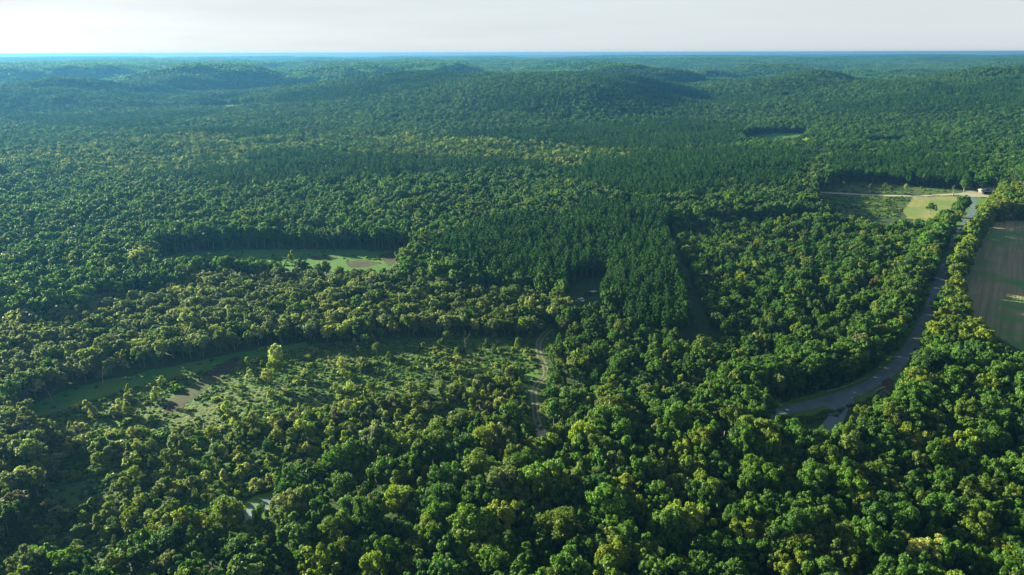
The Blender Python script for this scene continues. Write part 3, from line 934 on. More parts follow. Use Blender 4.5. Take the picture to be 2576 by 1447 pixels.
# trees and bushes that stand out in the photograph: kind, crown top in the picture, height, width, tint
def single(kind, px, py, H, W, tint):
    x, y = at(px, py, H * .85)
    trees.append((kind, x, y, float(height(x, y)) - .1, H, W, NAMES.index(tint), 1.5))
for a in [(BL, 520, 352, 15, 1.2, 'yellow-green'), (BL, 565, 355, 15, 1.2, 'pale green'), (BL, 610, 360, 14, 1.1, 'yellow-green'), (BL, 795, 357, 15, 1.3, 'yellow-green'),
          (BL, 820, 362, 13, 1.1, 'pale green'), (BL, 1125, 350, 15, 1.2, 'yellow-green'), (BL, 1080, 372, 14, 1.2, 'pale green'), (BL, 1030, 372, 14, 1.3, 'yellow-green'),
          (BL, 1425, 378, 13, 1.1, 'pale green'), (BL, 1598, 388, 14, 1.1, 'yellow-green'), (BL, 1533, 398, 12, .9, 'pale green'), (BL, 1712, 415, 12, 1.1, 'pale green'),
          (BL, 2028, 352, 15, 1.1, 'pale green'), (BL, 2040, 362, 13, 1.0, 'pale green'), (BL, 2014, 372, 11, 1.0, 'pale green'), (BL, 1840, 456, 13, 1.1, 'pale green'), (BL, 1818, 464, 13, 1.1, 'yellow-green'),
          (BL, 1845, 484, 12, 1.0, 'russet'), (BL, 1795, 480, 12, .8, 'brownish'), (BL, 352, 634, 15, 1.0, 'pale green'), (BL, 308, 630, 12, .8, 'yellow-green'), (BL, 260, 636, 12, .8, 'yellow-green'),
          (BL, 1072, 622, 13, 1.0, 'pale green'), (BL, 855, 826, 8, .9, 'yellow-green'), (BL, 690, 878, 11, .72, 'pale green'), (BL, 690, 915, 10, .8, 'yellow-green'), (BL, 670, 938, 8, .8, 'pale green'),
          (BL, 935, 740, 10, 1.1, 'brownish'), (BL, 960, 770, 8, 1.0, 'russet'), (BL, 2205, 705, 12, .9, 'russet'), (BL, 2255, 800, 10, .7, 'mid-green'),
          (BL, 2345, 516, 9, 1.15, 'mid-green'), (BL, 2122, 462, 9, .62, 'olive-green'), (BL, 2190, 466, 7, .6, 'brownish'), (BL, 2228, 464, 8, .8, 'olive-green'), (BL, 2240, 470, 7, 1.2, 'olive-green'), (BL, 2280, 466, 8, .6, 'pale green'),
          (SA, 733, 636, 8.5, 1.0, 'yellow-green'), (SA, 527, 640, 5.5, 1.1, 'pale green'), (BL, 1920, 850, 9, .8, 'yellow-green'), (BL, 1900, 845, 9, .8, 'pale green'), (BL, 1560, 1045, 10, .6, 'russet'),
          (BL, 38, 718, 13, .75, 'bright green'), (BL, 105, 718, 12, .9, 'mid-green'), (BL, 945, 1090, 17, .95, 'grey-green'), (BL, 1010, 755, 8, .9, 'pale green'),
          (BL, 2345, 1375, 14, .8, 'pale green'), (BL, 2410, 1385, 13, .7, 'pale green'), (BL, 20, 970, 12, 1.0, 'mid-green'), (BL, 60, 955, 11, 1.0, 'deep green'),
          (CE, 1290, 1010, 10, 1.3, 'dull green')]:
    single(*a)

# crowns keep clear of roads, tracks and fields, and nothing tall grows where the photograph looks past it to the ground
def clear_views():
    A = np.array([t[1:6] for t in trees], float); k = np.array([t[0] for t in trees])
    X, Y, Z, H, W = A.T
    unit_r = np.select([k == 'broadleaf', k == 'pine', k == 'cedar', k == 'sapling'], [4.6, 2.7, 1.9, 1.4], 1.4)
    base_h = np.array([SHAPE_H[q] for q in k])
    rad = unit_r * H / base_h * W
    tall = H > 1.9
    drop = np.zeros(len(X), bool)
    near = np.hypot(X, Y) < 760
    i = np.nonzero(near)[0]
    for line, base, f in ((ROAD_UP, 2.6, .34), (ROAD_LOW, 1.0, .1), (TRACK, 1.3, .6), (LANE, 3.6, .8), (BRANCH, 2.8, .7), (BREAK, 2.4, .4)):
        drop[i] |= line_dist(X[i], Y[i], line) < base + f * rad[i]
    for p in (P_FIELD, P_STRIP, P_BROWN, P_YARD, P_RFIELD, P_MOWN, P_MEADOW, P_LAWN, P_POCKET):
        w = atl(p)
        drop[i] |= line_dist(X[i], Y[i], w + w[:1]) < .55 * rad[i]
    pts = []
    def line_pts(l, w=5):
        for (a, b), (c, d) in zip(l[:-1], l[1:]):
            n = max(1, int(math.hypot(c - a, d - b) / 6))
            for j in range(n):
                pts.append((a + (c - a) * j / n, b + (d - b) * j / n, w))
    line_pts(ROAD_PX[1:6], 4); line_pts(ROAD_PX[13:20]); line_pts([(688, 1254), (655, 1270), (626, 1282)], 4); line_pts(TRACK_PX); line_pts(LANE_PX[:-1], 3)
    line_pts([(2000, 1020), (2060, 1008), (2130, 988), (2200, 952)], 4); line_pts([(2040, 1016), (2110, 1012), (2150, 1010), (2190, 985), (2235, 962)], 6)
    line_pts([(412, 645), (520, 642), (640, 645), (740, 648), (860, 650), (1000, 645)], 5); line_pts([(860, 664), (940, 664), (1000, 652)], 5)
    line_pts([(100, 1018), (300, 962), (500, 918), (640, 888), (740, 870)], 6); line_pts([(590, 910), (540, 955), (470, 1005), (425, 1030)], 12)
    line_pts([(1462, 757), (1478, 742), (1495, 735), (1500, 712)], 10); line_pts([(2285, 540), (2300, 520), (2340, 505), (2390, 500)], 9); line_pts([(2275, 546), (2325, 546)], 7); line_pts([(2310, 530), (2390, 515)], 8); line_pts([(2080, 505), (2240, 505)], 5); line_pts([(2100, 520), (2250, 524)], 6); line_pts([(2130, 538), (2255, 542)], 6); line_pts([(2075, 500), (2120, 512)], 5); line_pts([(2100, 478), (2400, 482)], 4)
    line_pts([(1735, 745), (1752, 780), (1772, 825)], 6); line_pts([(1885, 358), (1950, 352), (2020, 345)], 4)
    line_pts([(2440, 730), (2440, 770), (2500, 835), (2570, 880)], 6); line_pts([(2455, 660), (2480, 620), (2510, 580)], 6); line_pts([(2550, 650), (2550, 800)], 12)
    line_pts([(2466, 488), (2484, 487)], 5); line_pts([(2486, 480), (2500, 476)], 6); line_pts([(2462, 505), (2480, 512)], 4); line_pts([(2345, 545), (2350, 525)], 4); line_pts([(2100, 520), (2240, 515)], 6)
    line_pts([(165, 1245), (230, 1235)], 4)
    P = np.array(pts)
    gxy = np.array([at(a, b) for a, b in P[:, :2]])
    pd = np.hypot(gxy[:, 0], gxy[:, 1])
    bx, by, _ = project(X, Y, Z); tx, ty, td = project(X, Y, Z + H)
    hw = FPX * rad / td
    td2 = np.hypot(X, Y)
    for (a, b, w), d0 in zip(P, pd):
        drop |= (np.abs(bx - a) < hw * .75 + w) & (ty < b + w * .5) & (by > b - 1) & (td2 < d0 + 2) & tall & near
    return [t for t, q in zip(trees, drop) if not q or t[7] > 1]
trees = clear_views()

# ------------------------------------------------------------------ single trees and the woods behind them
KIND_OBJ = dict(broadleaf='broadleaf_tree', pine='pine_tree', cedar='cedar_tree', sapling='sapling', shrub='shrub')
KIND_WORD = dict(broadleaf='broadleaf tree', pine='pine', cedar='cedar', sapling='sapling', shrub='shrub')
KIND_GROUP = dict(broadleaf='broadleaf trees of the woods', pine='pines of the dark plantation', cedar='cedars among the broadleaf trees', sapling='saplings in the scrub', shrub='shrubs in the scrub')
STUFF_NAME = dict(broadleaf='broadleaf_woods', pine='pine_woods', cedar='cedar_thicket', sapling='young_growth', shrub='undergrowth')
LIMIT = dict(broadleaf=300, pine=220, cedar=160, sapling=220, shrub=120)
K = np.array([t[0] for t in trees]); TX = np.array([t[1:7] for t in trees], float); BO = np.array([t[7] for t in trees])
tpx, tpy, tdp = project(TX[:, 0], TX[:, 1], TX[:, 2] + TX[:, 3] * .75)
H0 = np.array([SHAPE_H[k] for k in K])
size_px = FPX * TX[:, 3] * TX[:, 4] / tdp * np.where(np.isin(K, ['cedar', 'sapling']), .6, 1.0) * BO
inside = (tpx > 2) & (tpx < 2574) & (tpy > 2) & (tpy < 1440)
variant = rng.randint(0, 1000, len(K))
turn = rng.uniform(0, 6.28, len(K))
lean = rng.normal(0, .03, (len(K), 2))
shade = rng.uniform(.80, 1.22, (len(K), 1)) * np.stack([rng.uniform(.92, 1.10, len(K)), np.ones(len(K)), rng.uniform(.85, 1.2, len(K))], 1)
shade = shade * (0.80 + 0.42 * fbm(TX[:, 0] / 90 + 5, TX[:, 1] / 90 + 2, 3))[:, None]
tint = TARR[TX[:, 5].astype(int)] * shade
hs = TX[:, 3] / H0
scl = np.stack([hs * TX[:, 4], hs * TX[:, 4] * rng.uniform(.88, 1.12, len(K)), hs], 1)
big = (K == BL)
scl[big, :2] = np.clip(scl[big, :2], .35, 1.35)

chosen = {}
for k in LIMIT:
    m = np.nonzero((K == k) & inside)[0]
    m = m[np.argsort(-size_px[m])][:LIMIT[k]]
    chosen[k] = m
taken = np.zeros(len(K), bool)
for m in chosen.values():
    taken[m] = True

ORD = ['first', 'second', 'third', 'fourth', 'fifth', 'sixth', 'seventh', 'eighth', 'ninth', 'tenth', 'eleventh', 'twelfth', 'thirteenth', 'fourteenth', 'fifteenth', 'sixteenth', 'seventeenth', 'eighteenth', 'nineteenth', 'twentieth'] + ['twenty-' + w for w in ('first', 'second', 'third', 'fourth', 'fifth', 'sixth', 'seventh', 'eighth', 'ninth')] + ['thirtieth'] * 90
HB = [(160, 'left edge'), (430, 'far left'), (720, 'left'), (1000, 'centre-left'), (1220, 'near centre-left'), (1380, 'centre'), (1600, 'near centre-right'), (1900, 'centre-right'), (2180, 'right'), (2430, 'far right'), (9999, 'right edge')]
def hband(px):
    return next(w for x, w in HB if px < x)
def vband(kind, px, py):
    if kind == 'pine':
        for y, w in ((420, 'on the far plantation'), (500, 'at the back of the plantation'), (560, 'high in the plantation'), (610, 'midway in the plantation'), (650, 'low in the plantation'), (700, 'at the front of the plantation'), (722, 'atop the clump by the yard'), (745, 'high in the yard clump'), (768, 'midway in the yard clump'), (9999, 'low in the yard clump')):
            if py < y:
                return w
    if px > 2330 and py < 900 and px > 2280 + (900 - py) * .3:
        for y, w in ((560, 'by the road junction'), (650, 'atop the roadside row'), (760, 'midway in the roadside row'), (9999, 'low in the roadside row')):
            if py < y:
                return w
    if px > 1400 and py < 1040:
        for y, w in ((500, 'by the gravel lane'), (560, 'below the gravel lane'), (620, 'atop the mixed stand'), (680, 'high in the mixed stand'), (740, 'mid mixed stand'), (800, 'lower mixed stand'), (860, 'low in the mixed stand'), (930, 'above the road bend'), (9999, 'beside the road')):
            if py < y:
                return w
    for y, w in ((500, 'by the far lane'), (600, 'near the far fields'), (680, 'level with the meadow'), (760, 'below the meadow'), (820, 'above the scrub'), (870, 'at the top of the scrub'), (920, 'high in the scrub'), (970, 'midway in the scrub'),
                 (1020, 'low in the scrub'), (1070, 'below the scrub'), (1120, 'level with the road'), (1170, 'atop the near wood'), (1220, 'high in the near wood'), (1270, 'above mid near wood'), (1320, 'midway down the near wood'), (1370, 'low in the near wood'),
                 (1410, 'above the bottom edge'), (9999, 'on the bottom edge')):
        if py < y:
            return w
def shape_word(k, i):
    h, w = TX[i, 3], scl[i, 0]
    if k == 'broadleaf':
        return 'tall' if h > 15 else 'broad' if w > 1.05 else 'slim' if w < .6 else 'small' if h < 9 else 'round'
    if k in ('cedar', 'sapling'):
        return 'tall' if h > (8.5 if k == 'cedar' else 6) else 'small' if h < (6 if k == 'cedar' else 4) else 'pointed' if k == 'cedar' else 'slender'
    if k == 'pine':
        return 'tall' if h > 16.2 else 'short' if h < 13.5 else 'slender' if TX[i, 4] < .86 else 'bushy' if TX[i, 4] > 1.0 else 'straight'
    return 'low' if h < 1.7 else 'rounded'
def make_labels(k, idx):
    cells = {}
    for i in idx:
        c = NAMES[int(TX[i, 5])]
        if k == 'pine':
            q = float(shade[i].mean())
            c = 'lighter green' if q > 1.08 else 'blackish green' if q < .90 else 'dark green'
        key = (c, shape_word(k, i), vband(k, tpx[i], tpy[i]), hband(tpx[i]))
        cells.setdefault(key, []).append(i)
    lab = {}
    for (c, s, v, h), m in cells.items():
        m = sorted(m, key=lambda i: tpx[i])
        for n, i in enumerate(m):
            base = '%s %s %s %s, %s' % (s, c, KIND_WORD[k], v, h)
            lab[i] = base if len(m) == 1 else base + ', ' + ('leftmost such' if n == 0 else ORD[n] + ' from left')
    return lab

def plant(k, i, lab):
    cm, tm = NEAR[k][variant[i] % len(NEAR[k])]
    if k == 'shrub':
        o = link(KIND_OBJ[k], cm); crown = o
    else:
        o = link(KIND_OBJ[k], None)
        o.empty_display_size = .5
        crown = link('crown', cm, o)
        link('trunk', tm, o)
    o.location = TX[i, :3]
    o.rotation_euler = (lean[i, 0], lean[i, 1], turn[i])
    o.scale = scl[i]
    crown['tint'] = [float(v) for v in tint[i]]
    return tag(o, lab, KIND_WORD[k].split()[-1] if k == 'broadleaf' else KIND_WORD[k], KIND_GROUP[k])

for k, m in chosen.items():
    labs = make_labels(k, m)
    for i in m:
        plant(k, i, labs[i])
    rest = np.nonzero((K == k) & ~taken)[0]
    n_src = len(SRC[k].objects)
    rot = np.concatenate([lean[rest], turn[rest][:, None]], 1)
    stand(STUFF_NAME[k], k, TX[rest, :3], rot, scl[rest], variant[rest] % n_src, tint[rest])

# low growth in the open scrub, margins and along the roads
def low_growth():
    X, Y = hexgrid(1.7, 110, 700, R(40), 10)
    Z = height(X, Y)
    gx, gy, _ = project(X, Y, Z)
    m = in_poly(gx, gy, P_SCRUB) & ~in_poly(gx, gy, P_STRIP) & ~in_poly(gx, gy, P_BROWN)
    zone = zones(X, Y)[0]
    scrub = m.copy()
    m |= (zone == 'young') & (rng.rand(len(X)) < .75)
    m &= rng.rand(len(X)) < sstep(.10, .40, fbm(X / 14, Y / 14))
    m2 = (in_poly(gx, gy, P_ROUGH) | in_poly(gx, gy, P_STRIPE)) & (rng.rand(len(X)) < .25)
    m3 = in_poly(gx, gy, P_MEADOW) & (rng.rand(len(X)) < .35)
    m4 = (line_dist(X, Y, TRACK) > 2.6) & (line_dist(X, Y, TRACK) < 5) & (rng.rand(len(X)) < .5)
    m5 = (line_dist(X, Y, ROAD) > 6.8) & (line_dist(X, Y, ROAD) < 10) & (rng.rand(len(X)) < .6)
    m6 = in_poly(gx, gy, P_FIELD) & ~in_poly(gx, gy, P_SOIL1) & ~in_poly(gx, gy, P_SOIL2) & (rng.rand(len(X)) < np.where(gx < 800, .30, .12) * sstep(.3, .55, fbm(X / 18, Y / 18)))
    m7 = in_poly(gx, gy, P_STRIP) & (rng.rand(len(X)) < .05)
    m = m | m2 | m3 | m4 | m5 | m6 | m7
    m &= (line_dist(X, Y, LANE) > 4.2)
    scrub_m = scrub[m]
    X, Y, Z = X[m], Y[m], Z[m]
    n = len(X)
    T = TARR[pick('young', n)] * np.array([.62, .92, .6]) * rng.uniform(.7, 1.3, (n, 1))
    s = rng.uniform(.3, .8, n) * (.6 + .8 * fbm(X / 9 + 4, Y / 9, 3)) * np.where(scrub_m, .72, 1)
    stand('ground_cover', 'shrub', np.stack([X, Y, Z - .05], 1), np.stack([np.zeros(n), np.zeros(n), rng.uniform(0, 6.28, n)], 1),
          np.stack([s * 1.2, s * 1.2, s * rng.uniform(.5, 1.1, n)], 1), rng.randint(0, 5, n), T)
low_growth()

# the forest beyond: whole pieces of canopy laid on the hills
def far_forest():
    S = 52.0
    X, Y = hexgrid(S, R_TREES + 10, 9500, R(41), 100)
    Z = height(X, Y)
    e = 20.0
    dzx = (height(X + e, Y) - height(X - e, Y)) / (2 * e); dzy = (height(X, Y + e) - height(X, Y - e)) / (2 * e)
    n = len(X)
    rot = np.zeros((n, 3))
    for i in range(n):
        nrm = Vector((-dzx[i], -dzy[i], 1)).normalized()
        q = Vector((0, 0, 1)).rotation_difference(nrm) @ Euler((0, 0, rng.randint(0, 4) * math.pi / 2 + rng.uniform(-.3, .3))).to_quaternion()
        rot[i] = q.to_euler()
    f = fbm(X / 700 + 9, Y / 500)
    v = np.where(f > .56, rng.choice([3, 5, 2], n), rng.choice([0, 1, 4, 2], n))
    T = TARR[pick('far', n)] * .5 + TARR[NAMES.index('mid-green')] * .5
    T = T * rng.uniform(.85, 1.15, (n, 1)) * (.6 + .85 * fbm(X / 420 + 2, Y / 420 + 6, 3))[:, None]
    T = np.where((v == 5)[:, None], TARR[NAMES.index('dark green')], T)
    stand('far_forest', 'tile', np.stack([X, Y, Z - .5], 1), rot, np.tile([1.0, 1.0, 1.0], (n, 1)) * rng.uniform(.95, 1.12, (n, 1)), v, T)
far_forest()

# ------------------------------------------------------------------ dead trees
def dead_tree(px, py, H, seed, label, name='dead_tree', spread=.55, thick=1.0, fine=2, z_at=0.0, cat='dead tree'):
    x, y = at(px, py, z_at)
    v, f = bare(seed, H, spread, fine=fine)
    if thick != 1.0:
        pass
    o = link(name, mesh_from(name, v, f, [M_DEADWOOD]))
    o.location = (x, y, float(height(x, y)))
    return tag(o, label, cat, 'bare dead trees')
dead_tree(2371, 1085, 11, 11, 'bleached bare tree with spreading twigs above the near wood at far right', z_at=6)
dead_tree(2240, 1395, 12, 12, 'grey leafless tree poking from crowns near the bottom edge at right', z_at=10)
dead_tree(1620, 1395, 13, 13, 'pale leafless tree among crowns on the bottom edge right of centre', z_at=10)
dead_tree(2150, 1190, 12, 14, 'thin grey leafless tree high in the near wood below the fork', z_at=9)
dead_tree(125, 985, 9, 15, 'grey leafless tree beside the grass strip at far left', z_at=4)
dead_tree(205, 1085, 9, 16, 'pale leafless tree leaning over the low scrub at far left', z_at=4)
dead_tree(255, 945, 9, 17, 'whitish twiggy dead tree at the shaded wood edge above grass strip', z_at=4)
dead_tree(985, 800, 9, 18, 'ash-grey leafless tree in the hollow above the scrub', z_at=5)
dead_tree(1172, 860, 8, 19, 'dry grey tree standing alone in the scrub left of the track', z_at=4, fine=2)

def snag():
    x, y = at(2397, 492)
    o = link('dead_snag', None); o.location = (x, y, 0)
    tr = joined([tube([(0, 0, -.2), (.15, 0, 3), (-.1, 0, 5.2)], [.75, .52, .42], 9), tube([(-.1, 0, 5), (-1.0, .1, 7), (-2.2, .2, 8.6)], [.42, .3, .14], 7),
                 tube([(-.1, 0, 5), (.7, 0, 6.3), (.9, .1, 7.6)], [.36, .26, .12], 7)])
    link('trunk', mesh_from('snag_trunk', *tr, [M_DEADWOOD]), o)
    rs = np.random.RandomState(5)
    LC = np.array([(-.6, 0, 9.4), (-.2, .3, 8.4), (-1.2, .2, 9.8), (.2, 0, 10.4), (-.4, -.2, 11.2)]); LR = np.array([1.0, .8, .9, .8, .6])
    C, Nn = lump_leaves(LC, LR, unit(LC - np.array([0, 0, 7])), 420, rs)
    cr = link('crown', mesh_from('snag_crown', *quads(C, Nn, .45, rs), [M_LEAF]), o)
    cr['tint'] = list(TINT['grey-green'])
    o.scale = (.8, .8, .76)
    tag(o, 'massive pale forked snag with one leafy top beside the gravel lane', 'dead tree')
snag()

# ------------------------------------------------------------------ buildings, vehicles and roadside things
def box(bm, x0, x1, y0, y1, z0, z1):
    v = [bm.verts.new(p) for p in ((x0, y0, z0), (x1, y0, z0), (x1, y1, z0), (x0, y1, z0), (x0, y0, z1), (x1, y0, z1), (x1, y1, z1), (x0, y1, z1))]
    for f in ((3, 2, 1, 0), (4, 5, 6, 7), (0, 1, 5, 4), (1, 2, 6, 5), (2, 3, 7, 6), (3, 0, 4, 7)):
        bm.faces.new([v[i] for i in f])
def bobj(name, bm, mat, parent=None, bevel=0.0):
    if bevel:
        bmesh.ops.bevel(bm, geom=list(bm.edges), offset=bevel, segments=2, affect='EDGES', clamp_overlap=True)
    bmesh.ops.recalc_face_normals(bm, faces=bm.faces)
    me = bpy.data.meshes.new(name); bm.to_mesh(me); bm.free()
    me.materials.append(mat)
    return link(name, me, parent)
def boxes(name, lst, mat, parent=None, bevel=0.0):
    bm = bmesh.new()
    for b in lst:
        box(bm, *b)
    return bobj(name, bm, mat, parent, bevel)
def gable_roof(name, w, l, z, rise, over, mat, parent, th=.12):
    """ridge along y, corrugated by ribs"""
    bm = bmesh.new()
    hw = w / 2 + over; hl = l / 2 + over
    drop = rise * over / (w / 2)
    for s in (-1, 1):
        a = [(s * hw, -hl, z - drop), (s * hw, hl, z - drop), (0, hl, z + rise), (0, -hl, z + rise)]
        lo = [bm.verts.new(p) for p in a]; hi = [bm.verts.new((p[0], p[1], p[2] + th)) for p in a]
        bm.faces.new(lo); bm.faces.new(hi)
        for i in range(4):
            bm.faces.new((lo[i], lo[(i + 1) % 4], hi[(i + 1) % 4], hi[i]))
    k = int(l / .9)
    for i in range(k + 1):
        y = -hl + .1 + (2 * hl - .2) * i / k
        for s in (-1, 1):
            a = [(s * hw, y - .04, z - drop + th + .002), (s * hw, y + .04, z - drop + th + .002), (s * .02, y + .04, z + rise + th + .002), (s * .02, y - .04, z + rise + th + .002)]
            lo = [bm.verts.new(p) for p in a]; hi = [bm.verts.new((p[0], p[1], p[2] + .05)) for p in a]
            bm.faces.new(hi)
            for i2 in range(4):
                bm.faces.new((lo[i2], lo[(i2 + 1) % 4], hi[(i2 + 1) % 4], hi[i2]))
    return bobj(name, bm, mat, parent)
def gable_wall(name, w, l, z, rise, mat, parent, door=None):
    bm = bmesh.new()
    t = .15
    box(bm, -w / 2, -w / 2 + t, -l / 2, l / 2, 0, z); box(bm, w / 2 - t, w / 2, -l / 2, l / 2, 0, z)
    for y, o in ((-l / 2, door), (l / 2 - t, None)):
        if o:
            box(bm, -w / 2 + t, -o[0] / 2, y, y + t, 0, z); box(bm, o[0] / 2, w / 2 - t, y, y + t, 0, z)
            if o[1] < z:
                box(bm, -o[0] / 2, o[0] / 2, y, y + t, o[1], z)
        else:
            box(bm, -w / 2 + t, w / 2 - t, y, y + t, 0, z)
        a = [bm.verts.new((-w / 2 + t, y, z)), bm.verts.new((w / 2 - t, y, z)), bm.verts.new((0, y, z + rise * .96))]
        b = [bm.verts.new((p.co.x, y + t, p.co.z)) for p in a]
        bm.faces.new(a); bm.faces.new(b)
        for i in range(3):
            bm.faces.new((a[i], a[(i + 1) % 3], b[(i + 1) % 3], b[i]))
    return bobj(name, bm, mat, parent)

def shed():
    x, y = at(2476, 486)
    o = link('wooden_shed', None); o.location = (x, y, 0); o.rotation_euler = (0, 0, R(-8))
    gable_wall('wall', 7.0, 7.0, 2.7, 1.7, M_SHEDWOOD, o, door=(3.6, 2.4))
    gable_roof('roof', 7.0, 7.0, 2.72, 1.7, .6, M_OLDTIN, o)
    for s in (-1, 1):
        boxes('porch_post', [(s * 3.3 - .1, s * 3.3 + .1, -5.6, -5.4, 0, 2.45)], M_SHEDWOOD, o)
    bm = bmesh.new()
    a = [(-3.8, -5.8, 2.45), (3.8, -5.8, 2.45), (3.8, -3.52, 2.62), (-3.8, -3.52, 2.62)]
    lo = [bm.verts.new(p) for p in a]; hi = [bm.verts.new((p[0], p[1], p[2] + .07)) for p in a]
    bm.faces.new(lo); bm.faces.new(hi)
    for i in range(4):
        bm.faces.new((lo[i], lo[(i + 1) % 4], hi[(i + 1) % 4], hi[i]))
    bobj('porch_roof', bm, M_OLDTIN, o)
    boxes('window', [(-2.9, -2.1, -3.56, -3.51, 1.1, 1.9)], M_GLASS, o)
    tag(o, 'dark board shed with grey tin gable roof at the lane junction', 'shed')
    x, y = at(2493, 479)
    o = link('tin_roofed_barn', None); o.location = (x, y, 0); o.rotation_euler = (0, 0, R(-30))
    gable_wall('wall', 8.0, 11.0, 3.6, 1.6, M_PALEWALL, o, door=None)
    gable_roof('roof', 8.0, 11.0, 3.62, 1.6, .45, M_TIN, o)
    boxes('door', [(-1.5, 1.5, -5.56, -5.51, 0.02, 2.7)], M_SIGN, o)
    boxes('window', [(-4.06, -4.01, -1, 0.2, 1.4, 2.3)], M_GLASS, o)
    tag(o, 'pale walled barn with bright bluish tin roof behind the shed', 'barn')
shed()

def prism(bm, prof, y0, y1, ins=0.0, zin=0.0):
    """side outline prof (x, z) run across the width, upper edge drawn in by ins"""
    def ring(y, s):
        return [bm.verts.new((px, y + (s * ins if pz > zin else 0), pz)) for px, pz in prof]
    a = ring(y0, 1); b = ring(y1, -1)
    bm.faces.new(a); bm.faces.new(b[::-1])
    n = len(prof)
    for i in range(n):
        bm.faces.new((a[i], b[i], b[(i + 1) % n], a[(i + 1) % n]))
def wheel_parts(parent, x, y, r=.34, w=.22):
    s = 1 if y > 0 else -1
    bm = bmesh.new()
    m = Matrix.Translation((x, y, r)) @ Matrix.Rotation(R(90), 4, 'X')
    bmesh.ops.create_cone(bm, cap_ends=True, segments=18, radius1=r, radius2=r, depth=w, matrix=m)
    t = bobj('wheel', bm, M_TYRE, parent)
    bm = bmesh.new()
    m = Matrix.Translation((x, y + s * (w / 2 + .004), r)) @ Matrix.Rotation(R(90), 4, 'X')
    bmesh.ops.create_cone(bm, cap_ends=True, segments=14, radius1=r * .58, radius2=r * .5, depth=.03, matrix=m)
    bobj('rim', bm, M_STEEL, t)
def make_car(px, py, rot, paint, label, kind='saloon'):
    x, y = at(px, py)
    o = link('parked_car' if kind == 'saloon' else 'pickup_truck', None)
    o.location = (x, y, .03); o.rotation_euler = (0, 0, rot)
    bm = bmesh.new()
    if kind == 'saloon':
        prism(bm, [(-2.2, .28), (2.2, .28), (2.25, .62), (2.1, .78), (1.0, .92), (-1.5, .95), (-2.2, .90), (-2.28, .6)], -.88, .88)
        bobj('body', bm, paint, o, .05)
        bm = bmesh.new(); prism(bm, [(1.05, .925), (.35, 1.40), (-1.0, 1.42), (-1.75, .955)], -.78, .78, .14, 1.2)
        bobj('window', bm, M_GLASS, o, .03)
        bm = bmesh.new(); prism(bm, [(.36, 1.405), (.28, 1.46), (-.95, 1.475), (-1.04, 1.425)], -.66, .66)
        bobj('roof', bm, paint, o)
        wx = (-1.35, 1.38)
    else:
        prism(bm, [(-2.6, .45), (2.6, .45), (2.66, .85), (2.5, 1.05), (1.25, 1.14), (-.55, 1.14), (-.56, .62), (-2.55, .62), (-2.62, .5)], -.95, .95)
        bobj('body', bm, paint, o, .04)
        bm = bmesh.new(); prism(bm, [(1.2, 1.145), (.65, 1.72), (-.35, 1.74), (-.5, 1.145)], -.84, .84, .12, 1.4)
        bobj('window', bm, M_GLASS, o, .03)
        bm = bmesh.new(); prism(bm, [(.66, 1.725), (.58, 1.78), (-.3, 1.79), (-.38, 1.745)], -.74, .74)
        bobj('roof', bm, paint, o)
        boxes('cargo_bed', [(-2.6, -.58, -.95, -.87, .63, 1.12), (-2.6, -.58, .87, .95, .63, 1.12), (-2.66, -2.605, -.95, .95, .52, 1.1)], paint, o)
        wx = (-1.6, 1.65)
    for a in wx:
        for b in (-.82, .82):
            wheel_parts(o, a, b, .33 if kind == 'saloon' else .39)
    fx = 2.24 if kind == 'saloon' else 2.64
    for b in (-.62, .62):
        boxes('headlight', [(fx - .08, fx + .03, b - .16, b + .16, .64, .76)], M_LAMP, o)
        boxes('tail_light', [(-fx - .06, -fx + .04, b - .14, b + .14, .68, .82)], M_RED, o)
    return tag(o, label, 'car' if kind == 'saloon' else 'truck')
make_car(1462, 757, R(115), M_WHITE, 'white car parked on shaded grass in the yard below the pines')
make_car(1482, 742, R(28), M_DARKPAINT, 'dark pickup truck parked deeper in the yard with white junk behind', 'pickup')
def utility_trailer():
    x, y = at(1492, 737)
    o = link('flat_trailer', None); o.location = (x, y, .03); o.rotation_euler = (0, 0, R(30))
    boxes('deck', [(-2, 2, -.9, .9, .55, .65)], M_STEEL, o)
    boxes('side_rail', [(-2, 2, -.9, -.84, .66, .95), (-2, 2, .84, .9, .66, .95), (-2, -1.94, -.84, .84, .66, .95)], M_SIGN, o)
    boxes('tow_bar', [(2.0, 3.1, -.05, .05, .5, .58)], M_STEEL, o)
    for b in (-1.02, 1.02):
        wheel_parts(o, 0, b, .3, .2)
    tag(o, 'low whitish open trailer standing beyond the white car in the yard', 'trailer')
utility_trailer()

def guardrail(px_pts, label):
    pts = atl(px_pts)
    o = link('guard_rail', None); o.location = (pts[0][0], pts[0][1], 0)
    line = smooth_line([(p[0] - pts[0][0], p[1] - pts[0][1]) for p in pts], 2.0)
    bm = bmesh.new()
    prev = None
    for i, (x, y) in enumerate(line):
        a = line[max(i - 1, 0)]; b = line[min(i + 1, len(line) - 1)]
        dx, dy = b[0] - a[0], b[1] - a[1]; l = math.hypot(dx, dy)
        nx, ny = -dy / l, dx / l
        prof = [(.0, .48), (.06, .53), (0.0, .6), (0, .66), (.06, .72), (0, .78), (-.03, .78), (-.03, .48)]
        ring = [bm.verts.new((x + nx * s, y + ny * s, z)) for s, z in prof]
        if prev:
            for k in range(len(prof)):
                bm.faces.new((prev[k], prev[(k + 1) % len(prof)], ring[(k + 1) % len(prof)], ring[k]))
        prev = ring
    bobj('rail', bm, M_STEEL, o)
    for x, y in line[::2]:
        boxes('post', [(x - .07, x + .07, y - .2, y - .06, 0, .72)], M_SHEDWOOD, o)
    tag(o, label, 'guard rail', None)
guardrail([(2078, 988), (2110, 981), (2145, 968), (2180, 953)], 'long steel guard rail at the wood edge across the road from the fork')
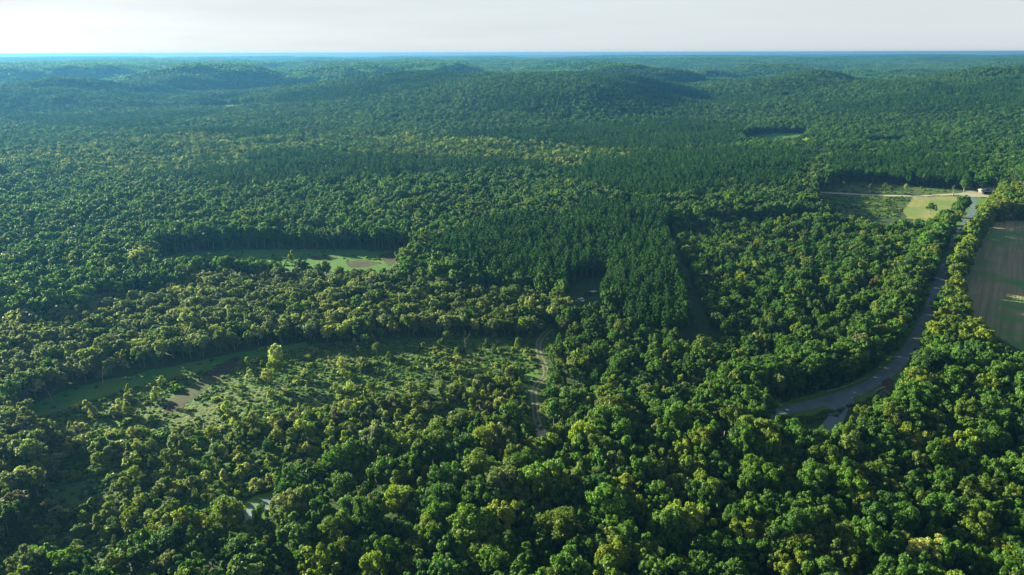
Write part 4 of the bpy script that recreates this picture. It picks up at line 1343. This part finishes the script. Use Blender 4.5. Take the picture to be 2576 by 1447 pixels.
guardrail([(2184, 985), (2205, 974), (2214, 968)], 'short steel guard rail above the stone culvert beside the clay bank')

def culvert():
    x, y = at(2212, 985)
    o = link('culvert_headwall', None); o.location = (x, y, 0); o.rotation_euler = (0, 0, R(35))
    boxes('wall', [(-3.2, -.7, -.2, .2, -.2, 1.1), (.7, 3.2, -.2, .2, -.2, 1.1), (-.7, .7, -.2, .2, .85, 1.1)], M_CONC, o)
    bm = bmesh.new()
    bmesh.ops.create_cone(bm, cap_ends=True, segments=20, radius1=.68, radius2=.68, depth=1.2, matrix=Matrix.Translation((0, .25, .2)) @ Matrix.Rotation(R(90), 4, 'X'))
    bobj('pipe', bm, M_DARKPAINT, o)
    tag(o, 'dark concrete culvert wall with round pipe below the short rail', 'culvert')
    rs = np.random.RandomState(3)
    for k in range(26):
        bx, by = at(2222 + rs.uniform(-14, 18), 985 + rs.uniform(-10, 14))
        bm = bmesh.new()
        bmesh.ops.create_icosphere(bm, subdivisions=2, radius=1)
        s = rs.uniform(.25, .6)
        for v in bm.verts:
            v.co = Vector((v.co.x * s * 1.2, v.co.y * s, v.co.z * s * .7)) * (1 + .25 * (vnoise(v.co.x * 2 + k, v.co.y * 2 + v.co.z) - .5))
        r = bobj('boulder', bm, M_STONE)
        r.location = (bx, by, .1)
        tag(r, 'grey riprap stone tipped on the bank by the culvert wall', 'stone', 'stones tipped by the culvert')
culvert()

def marker(px, py, label, name='marker_post', h=.9, w=.35):
    x, y = at(px, py)
    o = link(name, None); o.location = (x, y, 0)
    boxes('post', [(-.05, .05, -.05, .05, 0, h)], M_CONC, o)
    boxes('panel', [(-w / 2, w / 2, -.085, -.055, h - .1, h + w)], M_SIGN, o)
    tag(o, label, 'marker')
marker(2143, 1007, 'small white marker post on grass at the corner of the fork')
marker(2322, 505, 'small white board standing alone in the mown hay field', 'notice_board', 1.0, 1.3)
marker(2489, 512, 'pale board on the lawn beside the bend by the right trees', 'notice_board', .8, .9)

def utility_pole(px, py, label):
    x, y = at(px, py)
    o = link('utility_pole', None); o.location = (x, y, 0)
    link('pole', mesh_from('pole', *tube([(0, 0, -.3), (0, 0, 9)], [.16, .11], 8), [M_SHEDWOOD]), o)
    boxes('crossarm', [(-1.1, 1.1, -.18, -.12, 8.3, 8.45)], M_SHEDWOOD, o)
    tag(o, label, 'utility pole')
utility_pole(2466, 487, 'bare utility pole standing beside the dark shed at the junction')

# ------------------------------------------------------------------ the air between: one closed box of even haze
def haze():
    bm = bmesh.new()
    box(bm, -16000, 16000, -400, 16000, -1.5, 124.0)
    m, N, L = new_mat('haze_air')
    out = N.new('ShaderNodeOutputMaterial'); v = N.new('ShaderNodeVolumePrincipled')
    v.inputs['Density'].default_value = HAZE_DENSITY
    v.inputs['Color'].default_value = HAZE_COLOR
    v.inputs['Anisotropy'].default_value = 0.36
    L.new(v.outputs[0], out.inputs['Volume'])
    o = bobj('haze', bm, m)
    o['kind'] = 'stuff'
haze()
print('TREES', {k: int((K == k).sum()) for k in LIMIT}, len(bpy.data.objects))
